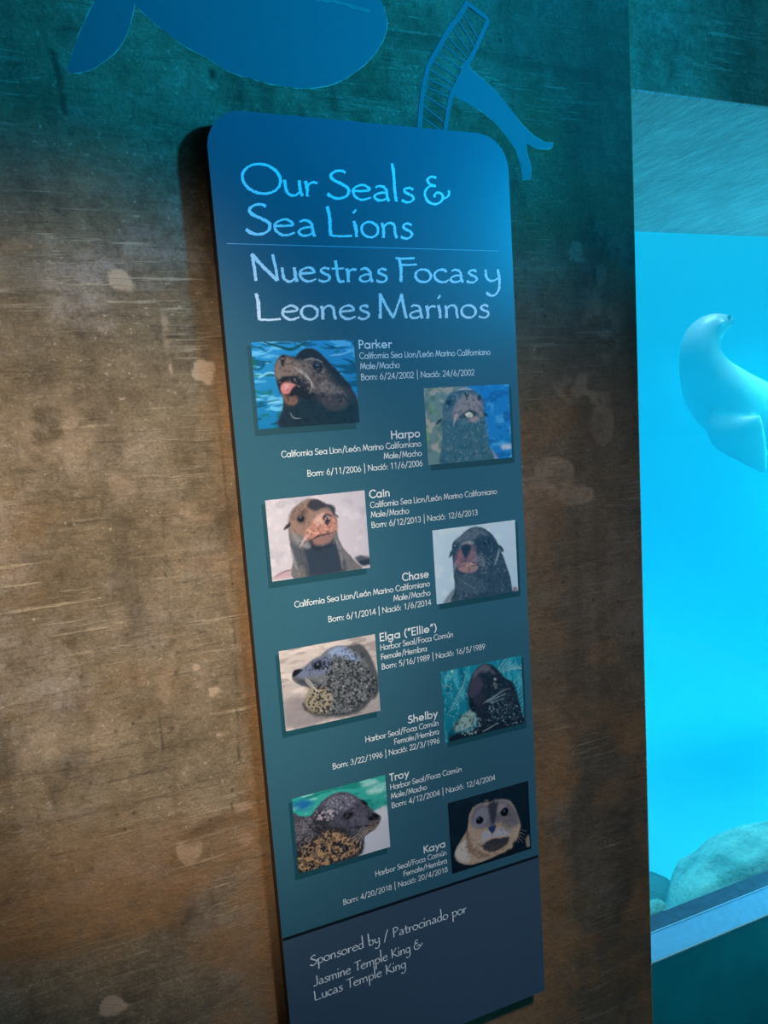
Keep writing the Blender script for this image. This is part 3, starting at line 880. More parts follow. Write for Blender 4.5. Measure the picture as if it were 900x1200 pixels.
# ------------------------------------------------------------------ the printed photographs
# every picture is a list of brush strokes in tenths of a millimetre from its top left corner
ART = [
 [
  ('g',(45,150,205),(22,120,175)),
  ('t',(15,85,115),24,7,0.55,0.65,0.85,1,[]),
  ('t',(110,200,240),28,8,0.57,0.67,0.8,2,[]),
  ('t',(20,110,90),18,7,0.64,0.7,0.7,3,[]),
  ('l',(10,80,75),3.5,0.9,[143,0,348,65,453,93,565,53,641,11]),
  ('l',(14,70,90),2.2,0.8,[860,33,1005,89,1158,75]),
  ('l',(120,205,240),2,0.8,[12,99,113,136,240,88]),
  ('l',(140,215,240),2.5,0.8,[53,407,164,351,269,363]),
  ('l',(15,80,110),2,0.7,[-7,687,134,677,278,659]),
  ('l',(130,210,240),2,0.7,[132,703,240,683,293,694]),
  ('l',(12,75,105),2.4,0.8,[2,302,80,305,139,239]),
  ('l',(15,75,110),2.2,0.8,[1071,215,1182,254,1234,327]),
  ('l',(10,75,100),2.2,0.7,[17,48,102,67,184,120]),
  ('l',(150,220,240),2,0.7,[923,175,1075,162,1192,129]),
  ('l',(12,70,105),3,0.6,[182,933,237,918,271,938]),
  ('b',(58,58,64),0.9,1,[253,981,289,799,309,713,310,608,275,537,250,414,242,328,272,226,331,159,412,158,500,181,559,122,635,89,726,93,813,151,916,263,1020,374,1107,484,1167,577,1222,688,1249,817,1238,1026,740,1039]),
  ('b',(26,48,60),5,0.95,[256,1007,305,765,379,734,512,670,661,642,731,699,915,744,1072,680,1238,780,1235,1072,701,1055]),
  ('b',(36,44,54),2.5,0.9,[508,190,578,114,671,95,778,127,915,272,1071,447,1157,576,1010,498,892,333,772,206,644,194]),
  ('b',(120,104,98),2.5,0.9,[256,311,282,217,339,168,428,179,532,225,642,220,770,232,837,314,791,418,658,466,571,410,501,372,355,393,280,398]),
  ('b',(140,116,104),1.8,0.9,[246,337,279,243,356,185,452,214,546,278,557,357,445,396,338,383,272,424]),
  ('b',(96,84,82),3,0.9,[688,326,834,349,900,458,820,526,738,611,653,518]),
  ('b',(122,112,110),3,0.8,[723,566,824,473,934,504,1059,599,924,628,813,605]),
  ('b',(74,70,74),3,0.7,[769,683,922,655,1090,699,1062,806,871,814]),
  ('b',(24,28,34),1.4,0.95,[325,253,335,173,376,153,372,246,347,288]),
  ('b',(30,34,42),1.6,0.95,[260,467,327,412,445,396,527,452,595,551,701,609,658,678,514,653,407,630,301,607,275,528]),
  ('b',(212,132,128),1.6,1,[295,512,368,457,429,474,476,502,433,535,392,594,320,594]),
  ('b',(235,170,162),1.2,0.8,[317,521,366,480,400,499,360,549]),
  ('b',(128,98,84),2,0.95,[315,605,406,634,479,634,483,695,416,736,338,688]),
  ('b',(22,32,44),1.5,1,[695,283,750,241,817,287,806,348,741,355]),
  ('b',(70,100,140),0.8,0.9,[738,275,767,268,768,290,742,297]),
  ('l',(150,140,136),2.4,0.8,[605,219,716,208,824,252]),
  ('l',(30,30,36),1.6,0.7,[675,265,751,232,822,269]),
  ('l',(180,170,165),0.7,0.8,[455,275,610,376,740,593]),
  ('l',(180,170,165),0.7,0.8,[469,289,623,398,717,596]),
  ('l',(180,170,165),0.7,0.8,[482,303,636,419,695,598]),
  ('l',(180,170,165),0.7,0.8,[495,318,649,441,672,601]),
  ('l',(180,170,165),0.7,0.8,[508,332,662,462,650,603]),
  ('l',(180,170,165),0.7,0.8,[522,347,675,484,628,605]),
  ('l',(150,150,160),1.2,0.7,[387,813,421,877,511,891]),
  ('l',(40,40,46),1.2,0.6,[978,425,1069,483,1123,521]),
  ('t',(20,26,32),3,3,0.55,0.7,0.55,5,[253,981,289,799,309,713,310,608,275,537,250,414,242,328,272,226,331,159,412,158,500,181,559,122,635,89,726,93,813,151,916,263,1020,374,1107,484,1167,577,1222,688,1249,817,1238,1026,740,1039]),
  ('t',(170,150,135),2.2,2.2,0.62,0.74,0.5,6,[262,243,428,179,837,314,897,493,667,572,277,467]),
  ('t',(150,140,140),2,2,0.64,0.74,0.45,8,[748,487,1043,571,1105,754,802,738]),
 ],
 [
  ('g',(110,135,130),(95,130,130)),
  ('b',(24,120,190),7,1,[608,-41,1254,-32,1266,507,1238,1032,878,1002,831,445,732,133]),
  ('t',(170,165,150),14,14,0.52,0.66,0.8,1,[-26,-35,417,-16,219,1016,-40,994]),
  ('t',(70,110,95),12,14,0.55,0.66,0.7,2,[-26,-35,417,-16,219,1016,-40,994]),
  ('t',(120,165,90),14,18,0.62,0.7,0.6,12,[-44,227,158,238,162,740,-25,760]),
  ('t',(70,165,220),16,12,0.54,0.66,0.7,3,[819,-33,1273,-14,1240,997,880,968]),
  ('t',(15,85,150),18,9,0.56,0.66,0.7,4,[819,-33,1273,-14,1240,997,880,968]),
  ('b',(190,210,225),3,0.8,[1069,790,1210,792,1218,845,1087,835]),
  ('b',(150,160,160),3,0.7,[888,829,964,887,999,977,900,969]),
  ('b',(54,96,112),1,1,[202,989,211,744,221,492,247,293,283,178,354,89,431,51,547,28,660,45,754,88,820,163,826,257,843,395,857,567,886,759,907,1005]),
  ('b',(84,110,122),4,0.8,[332,130,431,60,584,38,735,91,816,188,808,324,575,193,396,318,275,445,256,293]),
  ('b',(142,132,132),3,0.9,[420,235,531,131,657,95,769,160,817,273,814,401,729,354,616,305,497,374,408,428,378,367]),
  ('b',(40,78,98),2,0.9,[291,195,353,106,436,127,431,202,342,281,303,296]),
  ('b',(20,40,56),1.4,1,[300,195,349,164,381,196,345,231]),
  ('b',(30,50,66),1.4,1,[747,137,800,128,807,179,767,194]),
  ('l',(26,44,60),2.6,1,[567,74,589,117,599,177]),
  ('l',(26,44,60),2.2,0.9,[643,69,618,110,602,177]),
  ('b',(38,50,60),1.5,0.95,[467,393,547,335,635,301,749,346,717,384,621,385,542,407]),
  ('b',(226,212,190),1.2,1,[561,358,605,330,657,350,674,393,610,406]),
  ('b',(160,140,136),2,0.9,[599,418,717,391,764,424,693,462,617,453]),
  ('b',(90,120,132),2.5,0.8,[485,416,600,414,577,472,500,476]),
  ('b',(22,40,52),1.2,1,[149,462,174,409,228,389,210,433]),
  ('b',(22,40,52),1.2,1,[828,351,880,366,888,401,843,395]),
  ('l',(200,200,200),1.8,0.7,[450,52,565,32,679,49]),
  ('l',(190,185,180),0.6,0.6,[476,255,422,353,387,452]),
  ('l',(190,185,180),0.6,0.6,[474,278,421,370,387,465]),
  ('l',(190,185,180),0.6,0.6,[473,302,420,387,386,479]),
  ('l',(190,185,180),0.6,0.6,[471,325,419,403,385,492]),
  ('l',(190,185,180),0.6,0.6,[470,349,418,420,384,506]),
  ('t',(30,64,82),4,5,0.54,0.68,0.5,5,[202,989,211,744,221,492,247,293,283,178,354,89,431,51,547,28,660,45,754,88,820,163,826,257,843,395,857,567,886,759,907,1005]),
  ('t',(120,140,145),3,3,0.62,0.72,0.5,6,[202,989,211,744,221,492,247,293,283,178,354,89,431,51,547,28,660,45,754,88,820,163,826,257,843,395,857,567,886,759,907,1005]),
 ],
 [
  ('g',(206,202,214),(198,194,206)),
  ('t',(182,178,192),20,20,0.55,0.75,0.7,1,[]),
  ('t',(222,216,226),16,16,0.55,0.7,0.6,2,[]),
  ('b',(188,160,172),2,0.9,[5,918,103,872,260,850,287,941,11,945]),
  ('l',(120,95,110),1.6,0.8,[39,914,155,870,260,859]),
  ('b',(70,74,88),2,0.95,[1044,816,1129,800,1238,842,1242,914,1137,936,1077,874]),
  ('b',(40,46,60),1.5,0.9,[1096,867,1237,859,1232,922,1129,920]),
  ('b',(112,112,116),1,1,[270,982,276,714,251,556,243,418,256,266,294,168,378,92,486,43,574,38,677,76,761,137,827,208,855,316,850,420,848,508,884,635,949,732,1049,870,1130,980,853,1022]),
  ('b',(150,124,112),4,0.95,[263,266,302,169,395,93,504,45,642,76,738,199,628,238,531,348,451,460,347,447,272,421]),
  ('b',(44,58,76),5,0.95,[402,627,527,608,648,641,787,588,846,648,871,793,893,974,460,983,422,803]),
  ('b',(70,80,92),4,0.8,[261,540,335,584,399,661,416,872,318,789,279,680]),
  ('b',(52,54,66),2,0.95,[498,113,547,54,626,52,710,109,742,156,670,165,605,193,537,163]),
  ('b',(48,52,64),1.6,0.95,[735,125,806,133,840,183,834,252,799,222,768,167]),
  ('l',(40,44,56),1.8,0.9,[841,258,865,282,859,302]),
  ('b',(190,136,120),3,0.95,[429,509,474,394,590,277,683,219,772,220,837,314,850,420,806,468,625,490,516,520]),
  ('b',(214,182,170),3,0.7,[571,284,647,223,700,229,672,347,601,356]),
  ('b',(40,44,58),1.4,1,[675,270,721,235,779,252,771,324,727,380,695,336]),
  ('b',(120,125,140),0.9,0.7,[712,251,760,256,741,277]),
  ('l',(52,40,46),2.2,0.95,[501,535,607,493,715,483,829,456]),
  ('b',(150,112,108),2,0.9,[524,538,624,507,796,484,744,574,616,602,528,587]),
  ('b',(30,38,52),3,0.85,[483,533,524,538,562,609,705,609,790,553,756,637,610,671,508,623]),
  ('b',(100,84,84),3,0.8,[349,225,404,188,471,221,455,305,384,323]),
  ('b',(26,28,38),1.5,1,[364,252,415,222,451,253,421,298,378,293]),
  ('b',(140,150,170),0.7,0.8,[396,239,414,235,409,255]),
  ('b',(84,70,72),2.5,0.7,[414,172,478,145,495,189,437,217]),
  ('b',(44,42,52),1.2,1,[185,368,217,321,271,293,267,335,220,364]),
  ('b',(150,150,158),3,0.7,[289,415,330,445,393,522,492,603,420,612,323,530]),
  ('l',(150,150,158),4,0.5,[825,575,859,720,878,936]),
  ('l',(150,150,158),3,0.6,[250,573,285,767,339,948]),
  ('l',(225,205,200),0.6,0.7,[544,402,468,462,412,507]),
  ('l',(225,205,200),0.6,0.7,[532,421,452,484,399,533]),
  ('l',(225,205,200),0.6,0.7,[519,440,436,506,386,559]),
  ('l',(225,205,200),0.6,0.7,[507,460,421,529,374,585]),
  ('l',(225,205,200),0.6,0.7,[495,479,405,551,361,611]),
  ('t',(230,175,160),2.4,2.4,0.58,0.7,0.7,5,[448,494,513,346,681,244,844,332,826,452,626,481]),
  ('t',(110,70,66),2.2,2.2,0.62,0.72,0.6,6,[448,494,513,346,671,365,841,367,826,452,626,481]),
  ('t',(60,60,68),3.5,5,0.58,0.7,0.45,7,[270,982,276,714,251,556,243,418,256,266,294,168,378,92,486,43,574,38,677,76,761,137,827,208,855,316,850,420,848,508,884,635,949,732,1049,870,1130,980,853,1022]),
 ],
 [
  ('g',(178,204,218),(164,194,212)),
  ('t',(190,212,224),16,16,0.55,0.7,0.6,1,[]),
  ('b',(118,132,142),2,1,[96,983,164,886,260,801,294,823,293,989]),
  ('l',(90,104,116),1.5,0.7,[134,947,201,875,276,820]),
  ('b',(110,80,84),1.5,0.8,[1148,917,1206,925,1209,977,1145,976]),
  ('b',(46,62,78),1,1,[265,1001,273,820,269,654,267,489,260,358,270,212,317,169,392,121,486,59,579,27,670,31,760,66,867,154,936,262,960,324,1019,474,1071,633,1113,775,1131,948,1141,1053]),
  ('b',(88,102,116),4,0.9,[316,185,410,118,504,58,615,33,741,81,792,161,681,164,569,184,423,198]),
  ('b',(36,50,68),3,0.9,[624,190,755,157,882,222,932,328,851,435,702,432,615,338]),
  ('b',(104,84,98),3,0.95,[276,474,333,351,393,252,495,207,584,251,622,372,642,507,584,558,441,497,330,531]),
  ('b',(144,96,104),2,0.7,[330,399,371,315,414,345,406,475,342,483]),
  ('b',(140,98,104),2,0.7,[500,422,552,330,583,416,551,495]),
  ('b',(150,160,170),2,0.8,[394,236,477,202,568,208,575,242,476,229]),
  ('b',(28,40,56),1.4,1,[401,261,479,241,546,271,508,357,457,424,417,353]),
  ('b',(150,118,116),1.6,0.95,[340,524,470,476,631,539,599,610,470,625,363,582]),
  ('l',(50,46,56),1.6,0.9,[326,539,459,507,548,536,640,540]),
  ('b',(180,150,140),1.5,0.7,[450,498,533,493,549,528,466,533]),
  ('b',(18,28,44),1.6,1,[723,236,780,201,834,241,803,287,739,279]),
  ('l',(120,140,160),0.9,0.8,[742,221,778,246,785,277]),
  ('b',(24,34,50),1.2,1,[282,238,314,217,333,253,302,268]),
  ('b',(170,185,195),0.6,0.8,[301,232,318,234,308,249]),
  ('b',(30,44,58),1.2,1,[952,306,1007,338,1031,391,1012,419,977,371]),
  ('b',(40,52,66),1.2,1,[214,384,232,321,270,290,262,358]),
  ('l',(130,150,160),3.2,0.8,[958,374,934,463,884,574]),
  ('l',(150,165,175),0.6,0.6,[586,367,703,407,828,516]),
  ('l',(150,165,175),0.6,0.6,[585,389,701,445,804,564]),
  ('l',(150,165,175),0.6,0.6,[583,410,699,483,781,613]),
  ('l',(150,165,175),0.6,0.6,[582,431,697,521,758,662]),
  ('l',(150,165,175),0.6,0.6,[581,453,695,559,746,511]),
  ('l',(150,165,175),0.6,0.6,[580,474,702,437,722,560]),
  ('l',(150,165,175),0.6,0.6,[578,495,700,475,699,609]),
  ('l',(150,165,175),0.6,0.6,[356,403,299,461,277,524]),
  ('l',(150,165,175),0.6,0.6,[355,429,297,487,275,550]),
  ('l',(150,165,175),0.6,0.6,[353,455,296,513,274,576]),
  ('l',(150,165,175),0.6,0.6,[352,481,294,539,272,602]),
  ('b',(64,82,96),4,0.7,[302,692,432,644,612,703,750,891,489,919,308,891]),
  ('l',(110,125,135),1.2,0.6,[339,681,460,781,567,847]),
  ('t',(24,36,50),3.2,4,0.56,0.7,0.55,5,[265,1001,273,820,269,654,267,489,260,358,270,212,317,169,392,121,486,59,579,27,670,31,760,66,867,154,936,262,960,324,1019,474,1071,633,1113,775,1131,948,1141,1053]),
  ('t',(110,124,136),2.4,3,0.64,0.74,0.5,6,[265,1001,273,820,269,654,267,489,260,358,270,212,317,169,392,121,486,59,579,27,670,31,760,66,867,154,936,262,960,324,1019,474,1071,633,1113,775,1131,948,1141,1053]),
 ],
 [
  ('g',(206,196,192),(165,160,162)),
  ('t',(222,210,206),26,10,0.52,0.68,0.8,1,[]),
  ('t',(150,138,138),26,8,0.56,0.7,0.7,2,[]),
  ('b',(138,132,138),5,0.7,[22,646,238,625,287,839,549,965,342,988,29,935]),
  ('b',(108,113,118),1,1,[135,343,166,270,269,260,339,223,410,177,513,146,586,92,691,60,793,67,930,98,1018,94,1100,177,1146,273,1208,441,1238,605,1230,761,1120,853,1007,926,862,968,687,966,517,929,352,874,273,805,234,712,279,633,327,528,219,465,145,395]),
  ('b',(78,82,84),3,0.9,[843,96,1018,90,1132,227,1233,551,1226,761,1141,814,1118,406,991,209]),
  ('b',(146,168,206),4,0.9,[619,106,741,78,858,125,1003,289,915,290,782,205,630,176]),
  ('b',(112,124,156),4,0.85,[201,280,338,231,461,170,630,176,640,263,562,384,392,385,227,369]),
  ('b',(160,150,126),4,0.85,[321,540,431,529,593,630,599,769,502,903,353,854,268,767,267,681]),
  ('b',(60,62,68),4,0.8,[260,765,404,848,620,929,865,930,1084,854,932,980,686,978,383,903]),
  ('b',(66,70,84),2.5,0.85,[160,373,258,392,388,435,466,519,380,535,235,463]),
  ('b',(24,26,34),1.3,1,[134,337,166,267,271,277,231,316,171,350]),
  ('b',(70,78,104),3,0.8,[388,232,459,195,557,239,550,323,464,331,392,292]),
  ('b',(16,18,28),1.5,1,[409,250,465,223,513,259,486,310,429,304]),
  ('b',(150,170,200),0.7,0.8,[455,242,475,242,467,261]),
  ('s',(30,34,42),330,0.7,2.1,0.92,3,[473,231,629,193,847,268,1018,318,1179,540,1219,742,864,947,570,918,353,854,293,772,362,548,590,458]),
  ('s',(40,46,58),110,0.7,1.7,0.75,4,[303,250,545,177,859,116,1096,229,985,294,606,257,392,385]),
  ('s',(186,190,190),70,0.5,1.1,0.7,5,[467,298,845,285,1083,400,1205,686,866,913,520,890,324,796,378,552]),
  ('t',(60,66,74),3,3,0.55,0.66,0.7,7,[569,301,845,285,1084,382,1220,724,864,947,565,762]),
  ('l',(205,200,195),0.7,0.8,[292,382,354,445,412,559]),
  ('l',(205,200,195),0.7,0.8,[291,395,352,465,430,579]),
  ('l',(205,200,195),0.7,0.8,[290,409,350,485,449,600]),
  ('l',(205,200,195),0.7,0.8,[289,422,349,505,467,621]),
  ('l',(30,34,42),0.8,0.7,[208,399,214,442]),
  ('l',(30,34,42),0.8,0.7,[231,403,237,447]),
  ('l',(30,34,42),0.8,0.7,[253,408,260,451]),
  ('l',(30,34,42),0.8,0.7,[276,413,283,456]),
  ('b',(50,52,58),2,0.8,[228,707,256,705,283,787,257,798]),
 ],
 [
  ('g',(22,122,148),(16,108,132)),
  ('t',(60,165,185),8,30,0.54,0.66,0.7,1,[]),
  ('t',(10,84,108),8,26,0.56,0.68,0.7,2,[]),
  ('l',(140,180,188),1.6,0.65,[771,226,903,82,991,5]),
  ('l',(140,180,188),1.6,0.65,[826,214,952,99,1035,32]),
  ('l',(140,180,188),1.6,0.65,[880,202,1001,116,1080,59]),
  ('l',(140,180,188),1.6,0.65,[935,190,1051,133,1125,87]),
  ('l',(140,180,188),1.6,0.65,[990,178,1100,150,1170,114]),
  ('l',(140,180,188),1.6,0.65,[1045,166,1150,167,1215,142]),
  ('l',(140,180,188),1.6,0.65,[1100,154,1200,185,1260,170]),
  ('l',(140,180,188),1.6,0.65,[1155,142,1250,202,1306,197]),
  ('l',(140,180,188),1.6,0.65,[1211,130,1300,219,1351,225]),
  ('l',(120,175,185),1.4,0.6,[1055,377,1163,322,1221,219]),
  ('l',(120,175,185),1.4,0.6,[1068,433,1166,388,1222,296]),
  ('l',(120,175,185),1.4,0.6,[1082,489,1169,453,1222,372]),
  ('l',(120,175,185),1.4,0.6,[1096,546,1172,519,1222,449]),
  ('l',(120,175,185),1.4,0.6,[1110,602,1175,585,1223,526]),
  ('l',(120,175,185),1.4,0.6,[1124,659,1178,651,1223,603]),
  ('l',(120,175,185),1.4,0.6,[1138,716,1181,717,1224,680]),
  ('l',(120,175,185),1.4,0.6,[1153,773,1184,783,1224,757]),
  ('l',(100,170,185),1.2,0.6,[46,596,170,512,355,403]),
  ('l',(100,170,185),1.2,0.6,[76,555,192,468,359,347]),
  ('l',(100,170,185),1.2,0.6,[106,513,214,425,362,292]),
  ('l',(100,170,185),1.2,0.6,[137,471,237,382,365,238]),
  ('l',(100,170,185),1.2,0.6,[167,430,260,338,368,183]),
  ('l',(100,170,185),1.2,0.6,[197,388,282,295,372,128]),
  ('l',(100,170,185),1.2,0.6,[227,346,305,251,375,73]),
  ('l',(100,170,185),1.2,0.6,[258,304,327,208,378,19]),
  ('b',(150,172,166),4,0.85,[153,768,258,680,402,618,478,709,430,831,288,855,168,847]),
  ('t',(30,60,70),4,4,0.5,0.62,0.8,3,[153,768,261,643,481,654,529,872,285,892]),
  ('b',(26,32,46),1.4,1,[422,622,387,465,378,352,406,227,473,111,579,24,681,14,780,64,878,171,975,285,1076,362,1123,486,1152,626,1204,850,1273,1030,727,1012,505,942,491,769,471,661]),
  ('b',(20,28,42),2.5,1,[45,930,186,888,385,915,530,853,1027,888,1277,1021,1263,1096,623,1026,118,1013]),
  ('b',(14,60,76),2,0.7,[26,907,134,764,260,661,193,777,85,921]),
  ('b',(98,92,106),3,0.9,[460,155,525,75,640,22,728,77,684,134,574,112,488,188]),
  ('b',(70,62,80),3,0.8,[401,301,459,182,569,186,603,304,514,436,413,433]),
  ('b',(14,18,28),2,0.9,[384,520,422,454,486,580,481,663,412,620]),
  ('b',(48,44,60),3,0.7,[452,460,597,415,630,554,525,607]),
  ('b',(150,158,170),0.8,0.9,[780,246,811,245,822,273,793,279]),
  ('b',(110,120,130),1.2,0.6,[767,300,818,319,836,370,793,399]),
  ('b',(90,92,104),2,0.7,[718,84,777,133,814,196,754,166]),
  ('l',(150,172,182),0.6,0.75,[598,566,756,496,1031,429]),
  ('l',(150,172,182),0.6,0.75,[611,557,754,531,1008,495]),
  ('l',(150,172,182),0.6,0.75,[624,549,752,567,986,561]),
  ('l',(150,172,182),0.6,0.75,[636,540,755,509,975,419]),
  ('l',(150,172,182),0.6,0.75,[649,532,753,544,952,485]),
  ('l',(150,172,182),0.6,0.75,[662,523,751,580,930,551]),
  ('l',(150,172,182),0.6,0.75,[675,514,755,522,919,410]),
  ('s',(120,150,160),60,0.5,1.5,0.75,4,[798,495,1127,602,1237,973,857,927,616,797]),
  ('s',(140,160,165),40,0.6,2.0,0.75,6,[217,708,499,695,566,937,282,948]),
  ('s',(40,64,76),60,1,2.4,0.7,7,[807,327,1094,423,1200,849,859,889,681,735]),
  ('s',(170,200,205),40,0.4,0.9,0.8,8,[23,41,377,37,375,407,61,673]),
  ('l',(130,150,150),2,0.7,[565,956,649,937,797,885]),
  ('b',(180,200,200),1,0.9,[153,15,181,17,175,42,152,37]),
  ('t',(70,76,90),2.4,2.4,0.62,0.72,0.5,9,[422,622,387,465,378,352,406,227,473,111,579,24,681,14,780,64,878,171,975,285,1076,362,1123,486,1152,626,1204,850,1273,1030,727,1012,505,942,491,769,471,661]),
 ],
 [
  ('g',(52,160,150),(48,150,140)),
  ('t',(20,120,112),30,9,0.54,0.68,0.8,1,[]),
  ('t',(130,200,192),26,8,0.6,0.7,0.8,2,[]),
  ('b',(22,96,158),5,0.9,[17,67,136,43,258,113,178,186,20,133]),
  ('b',(160,208,206),3,0.85,[972,150,1090,133,1186,168,1162,220,1007,199]),
  ('b',(150,200,200),3,0.7,[901,55,1077,42,1133,85,976,93]),
  ('b',(184,188,200),4,1,[943,532,1063,488,1234,456,1243,1015,749,1026,846,779]),
  ('b',(190,196,204),3,0.9,[987,466,1106,440,1226,434,1213,608,1116,581]),
  ('b',(68,70,84),1.2,1,[-25,234,82,254,207,279,287,206,385,129,501,80,614,72,725,110,815,182,908,266,979,366,1046,453,1123,534,1122,602,1053,685,971,721,896,764,872,866,790,999,331,1016,-49,1033]),
  ('b',(96,98,118),5,0.8,[382,166,517,111,649,113,776,186,845,291,726,336,577,296,428,293]),
  ('b',(44,44,52),4,0.9,[202,344,301,258,405,344,431,485,362,638,223,522]),
  ('b',(40,38,42),4,0.95,[39,544,274,575,429,504,613,556,770,757,870,846,801,983,331,1016,-17,985]),
  ('b',(110,98,90),2.5,0.9,[915,642,1016,592,1114,600,1048,690,958,717,888,733]),
  ('b',(84,84,100),2.5,0.8,[759,403,912,426,982,524,918,604,746,575]),
  ('b',(20,20,28),1.4,1,[964,509,1035,476,1123,534,1120,572,1038,569,970,560]),
  ('b',(22,22,30),1.8,1,[626,396,685,368,779,399,737,446,669,456]),
  ('b',(16,18,26),1.6,1,[876,261,924,264,969,335,938,340]),
  ('l',(40,40,50),2,0.8,[666,368,746,332,803,338]),
  ('l',(30,28,34),2.2,0.8,[707,583,859,607,1013,631]),
  ('t',(170,138,102),3.6,3.2,0.52,0.6,0.85,13,[253,607,428,523,607,632,841,837,714,976,389,995,38,983,24,711]),
  ('r',(176,142,104),30,1.8,3.6,1.1,0.6,3,[235,601,428,523,607,632,841,837,714,976,389,995,38,983,24,711]),
  ('r',(130,122,128),20,1.6,3.4,1.0,0.7,4,[8,271,205,307,259,532,44,698,-3,608]),
  ('s',(170,168,180),60,0.5,1.3,0.7,5,[221,331,382,166,629,118,810,243,573,352,384,376]),
  ('s',(190,180,190),14,1,2.4,0.7,6,[277,327,449,260,554,347,437,410]),
  ('l',(22,22,28),0.7,0.9,[859,607,774,700,620,714]),
  ('l',(196,180,160),0.7,0.9,[874,615,785,711,648,741]),
  ('l',(22,22,28),0.7,0.9,[889,623,796,722,677,769]),
  ('l',(196,180,160),0.7,0.9,[904,631,807,733,705,797]),
  ('l',(22,22,28),0.7,0.9,[919,639,817,744,734,825]),
  ('l',(196,180,160),0.7,0.9,[934,648,828,755,763,853]),
  ('l',(22,22,28),0.7,0.9,[949,656,839,766,791,881]),
  ('l',(196,180,160),0.7,0.9,[964,664,850,777,820,910]),
  ('l',(50,44,44),0.8,0.7,[931,686,947,632]),
  ('l',(50,44,44),0.8,0.7,[963,676,978,625]),
  ('l',(50,44,44),0.8,0.7,[995,665,1010,618]),
  ('l',(50,44,44),0.8,0.7,[1027,654,1042,611]),
  ('t',(30,30,38),3,3,0.58,0.68,0.6,8,[-25,234,82,254,207,279,287,206,385,129,501,80,614,72,725,110,815,182,908,266,979,366,1046,453,1123,534,1122,602,1053,685,971,721,896,764,872,866,790,999,331,1016,-49,1033]),
  ('t',(120,112,120),2.2,2.2,0.64,0.72,0.5,9,[-25,234,82,254,207,279,287,206,385,129,501,80,614,72,725,110,815,182,908,266,979,366,1046,453,1123,534,1122,602,1053,685,971,721,896,764,872,866,790,999,331,1016,-49,1033]),
 ],
 [
  ('g',(14,32,46),(10,26,40)),
  ('t',(18,40,54),16,16,0.55,0.7,0.6,1,[]),
  ('b',(172,152,134),1.4,1,[43,766,84,657,161,563,244,470,275,362,294,251,369,155,484,128,597,149,765,149,911,200,996,306,1051,481,1087,631,1044,740,995,846,893,937,721,950,593,971,403,993,239,962,97,880]),
  ('b',(196,190,186),3,0.9,[51,764,126,631,230,602,212,734,263,907,141,889]),
  ('b',(126,98,78),3,0.7,[226,504,266,515,335,731,595,928,408,911,271,771]),
  ('b',(98,98,112),4,0.9,[368,174,484,138,597,159,744,159,910,214,1010,370,1063,584,912,582,747,476,661,510,432,485,306,352]),
  ('b',(136,138,156),4,0.6,[361,289,449,206,572,220,586,351,538,456,412,479,333,418]),
  ('b',(146,140,146),3,0.85,[719,231,804,224,865,261,777,326,724,331]),
  ('b',(48,52,66),3,0.95,[596,168,743,169,726,292,685,458,631,482,608,338]),
  ('b',(170,172,184),2.5,0.9,[455,629,512,547,615,586,654,627,742,563,847,603,906,700,777,712,630,690,502,722]),
  ('b',(120,112,116),2.5,0.6,[751,417,919,464,974,639,866,648]),
  ('b',(10,14,22),1.2,1,[389,345,453,309,510,366,478,423,412,412]),
  ('b',(10,14,22),1.2,1,[776,335,853,291,910,346,878,413,804,404]),
  ('b',(120,140,160),0.6,0.8,[425,336,445,338,436,353]),
  ('b',(120,140,160),0.6,0.8,[830,330,851,332,839,349]),
  ('b',(34,58,104),1.3,1,[573,509,630,502,695,508,674,583,626,611,599,572]),
  ('l',(30,34,44),1,0.8,[626,599,630,680]),
  ('b',(56,54,62),2.2,1,[469,751,566,701,651,690,777,718,895,741,867,829,768,876,640,891,526,848]),
  ('l',(190,160,135),2.4,0.85,[416,775,535,880,680,923,852,905,964,817]),
  ('l',(200,150,120),1.8,0.7,[462,700,630,680,820,705]),
  ('b',(16,22,32),1.3,0.9,[941,860,986,823,1001,868,960,906]),
  ('b',(18,22,30),1.6,0.9,[829,938,894,917,914,963,848,974]),
  ('b',(140,128,118),1.5,0.95,[1163,855,1216,809,1242,959,1234,1018,1184,999]),
  ('l',(12,18,28),1.2,0.8,[232,564,256,512,249,452]),
  ('l',(190,175,160),0.5,0.6,[868,609,995,645,1186,740]),
  ('l',(190,175,160),0.5,0.6,[867,621,994,671,1164,792]),
  ('l',(190,175,160),0.5,0.6,[867,633,992,697,1142,845]),
  ('l',(190,175,160),0.5,0.6,[866,644,991,722,1119,897]),
  ('l',(190,175,160),0.5,0.6,[865,656,990,748,1108,730]),
  ('l',(190,175,160),0.5,0.6,[865,668,988,774,1086,782]),
  ('l',(190,175,160),0.5,0.6,[864,680,994,661,1063,834]),
  ('l',(190,175,160),0.5,0.6,[863,692,993,687,1041,886]),
  ('l',(190,175,160),0.5,0.6,[863,703,992,713,1030,720]),
  ('l',(170,160,150),0.6,0.6,[600,101,589,156,574,192]),
  ('l',(170,160,150),0.6,0.6,[588,98,576,153,562,188]),
  ('l',(170,160,150),0.6,0.6,[575,94,564,150,550,185]),
  ('l',(170,160,150),0.6,0.6,[563,91,552,146,537,181]),
  ('l',(170,160,150),0.6,0.6,[551,88,539,143,525,178]),
  ('l',(150,150,160),0.6,0.6,[704,109,712,160,720,202]),
  ('l',(150,150,160),0.6,0.6,[741,123,749,170,758,212]),
  ('l',(150,150,160),0.6,0.6,[779,137,787,180,795,222]),
  ('l',(150,150,160),0.6,0.6,[816,151,824,191,833,232]),
  ('l',(150,150,160),0.6,0.6,[853,165,862,201,871,242]),
  ('l',(150,150,160),0.6,0.6,[891,179,900,211,908,253]),
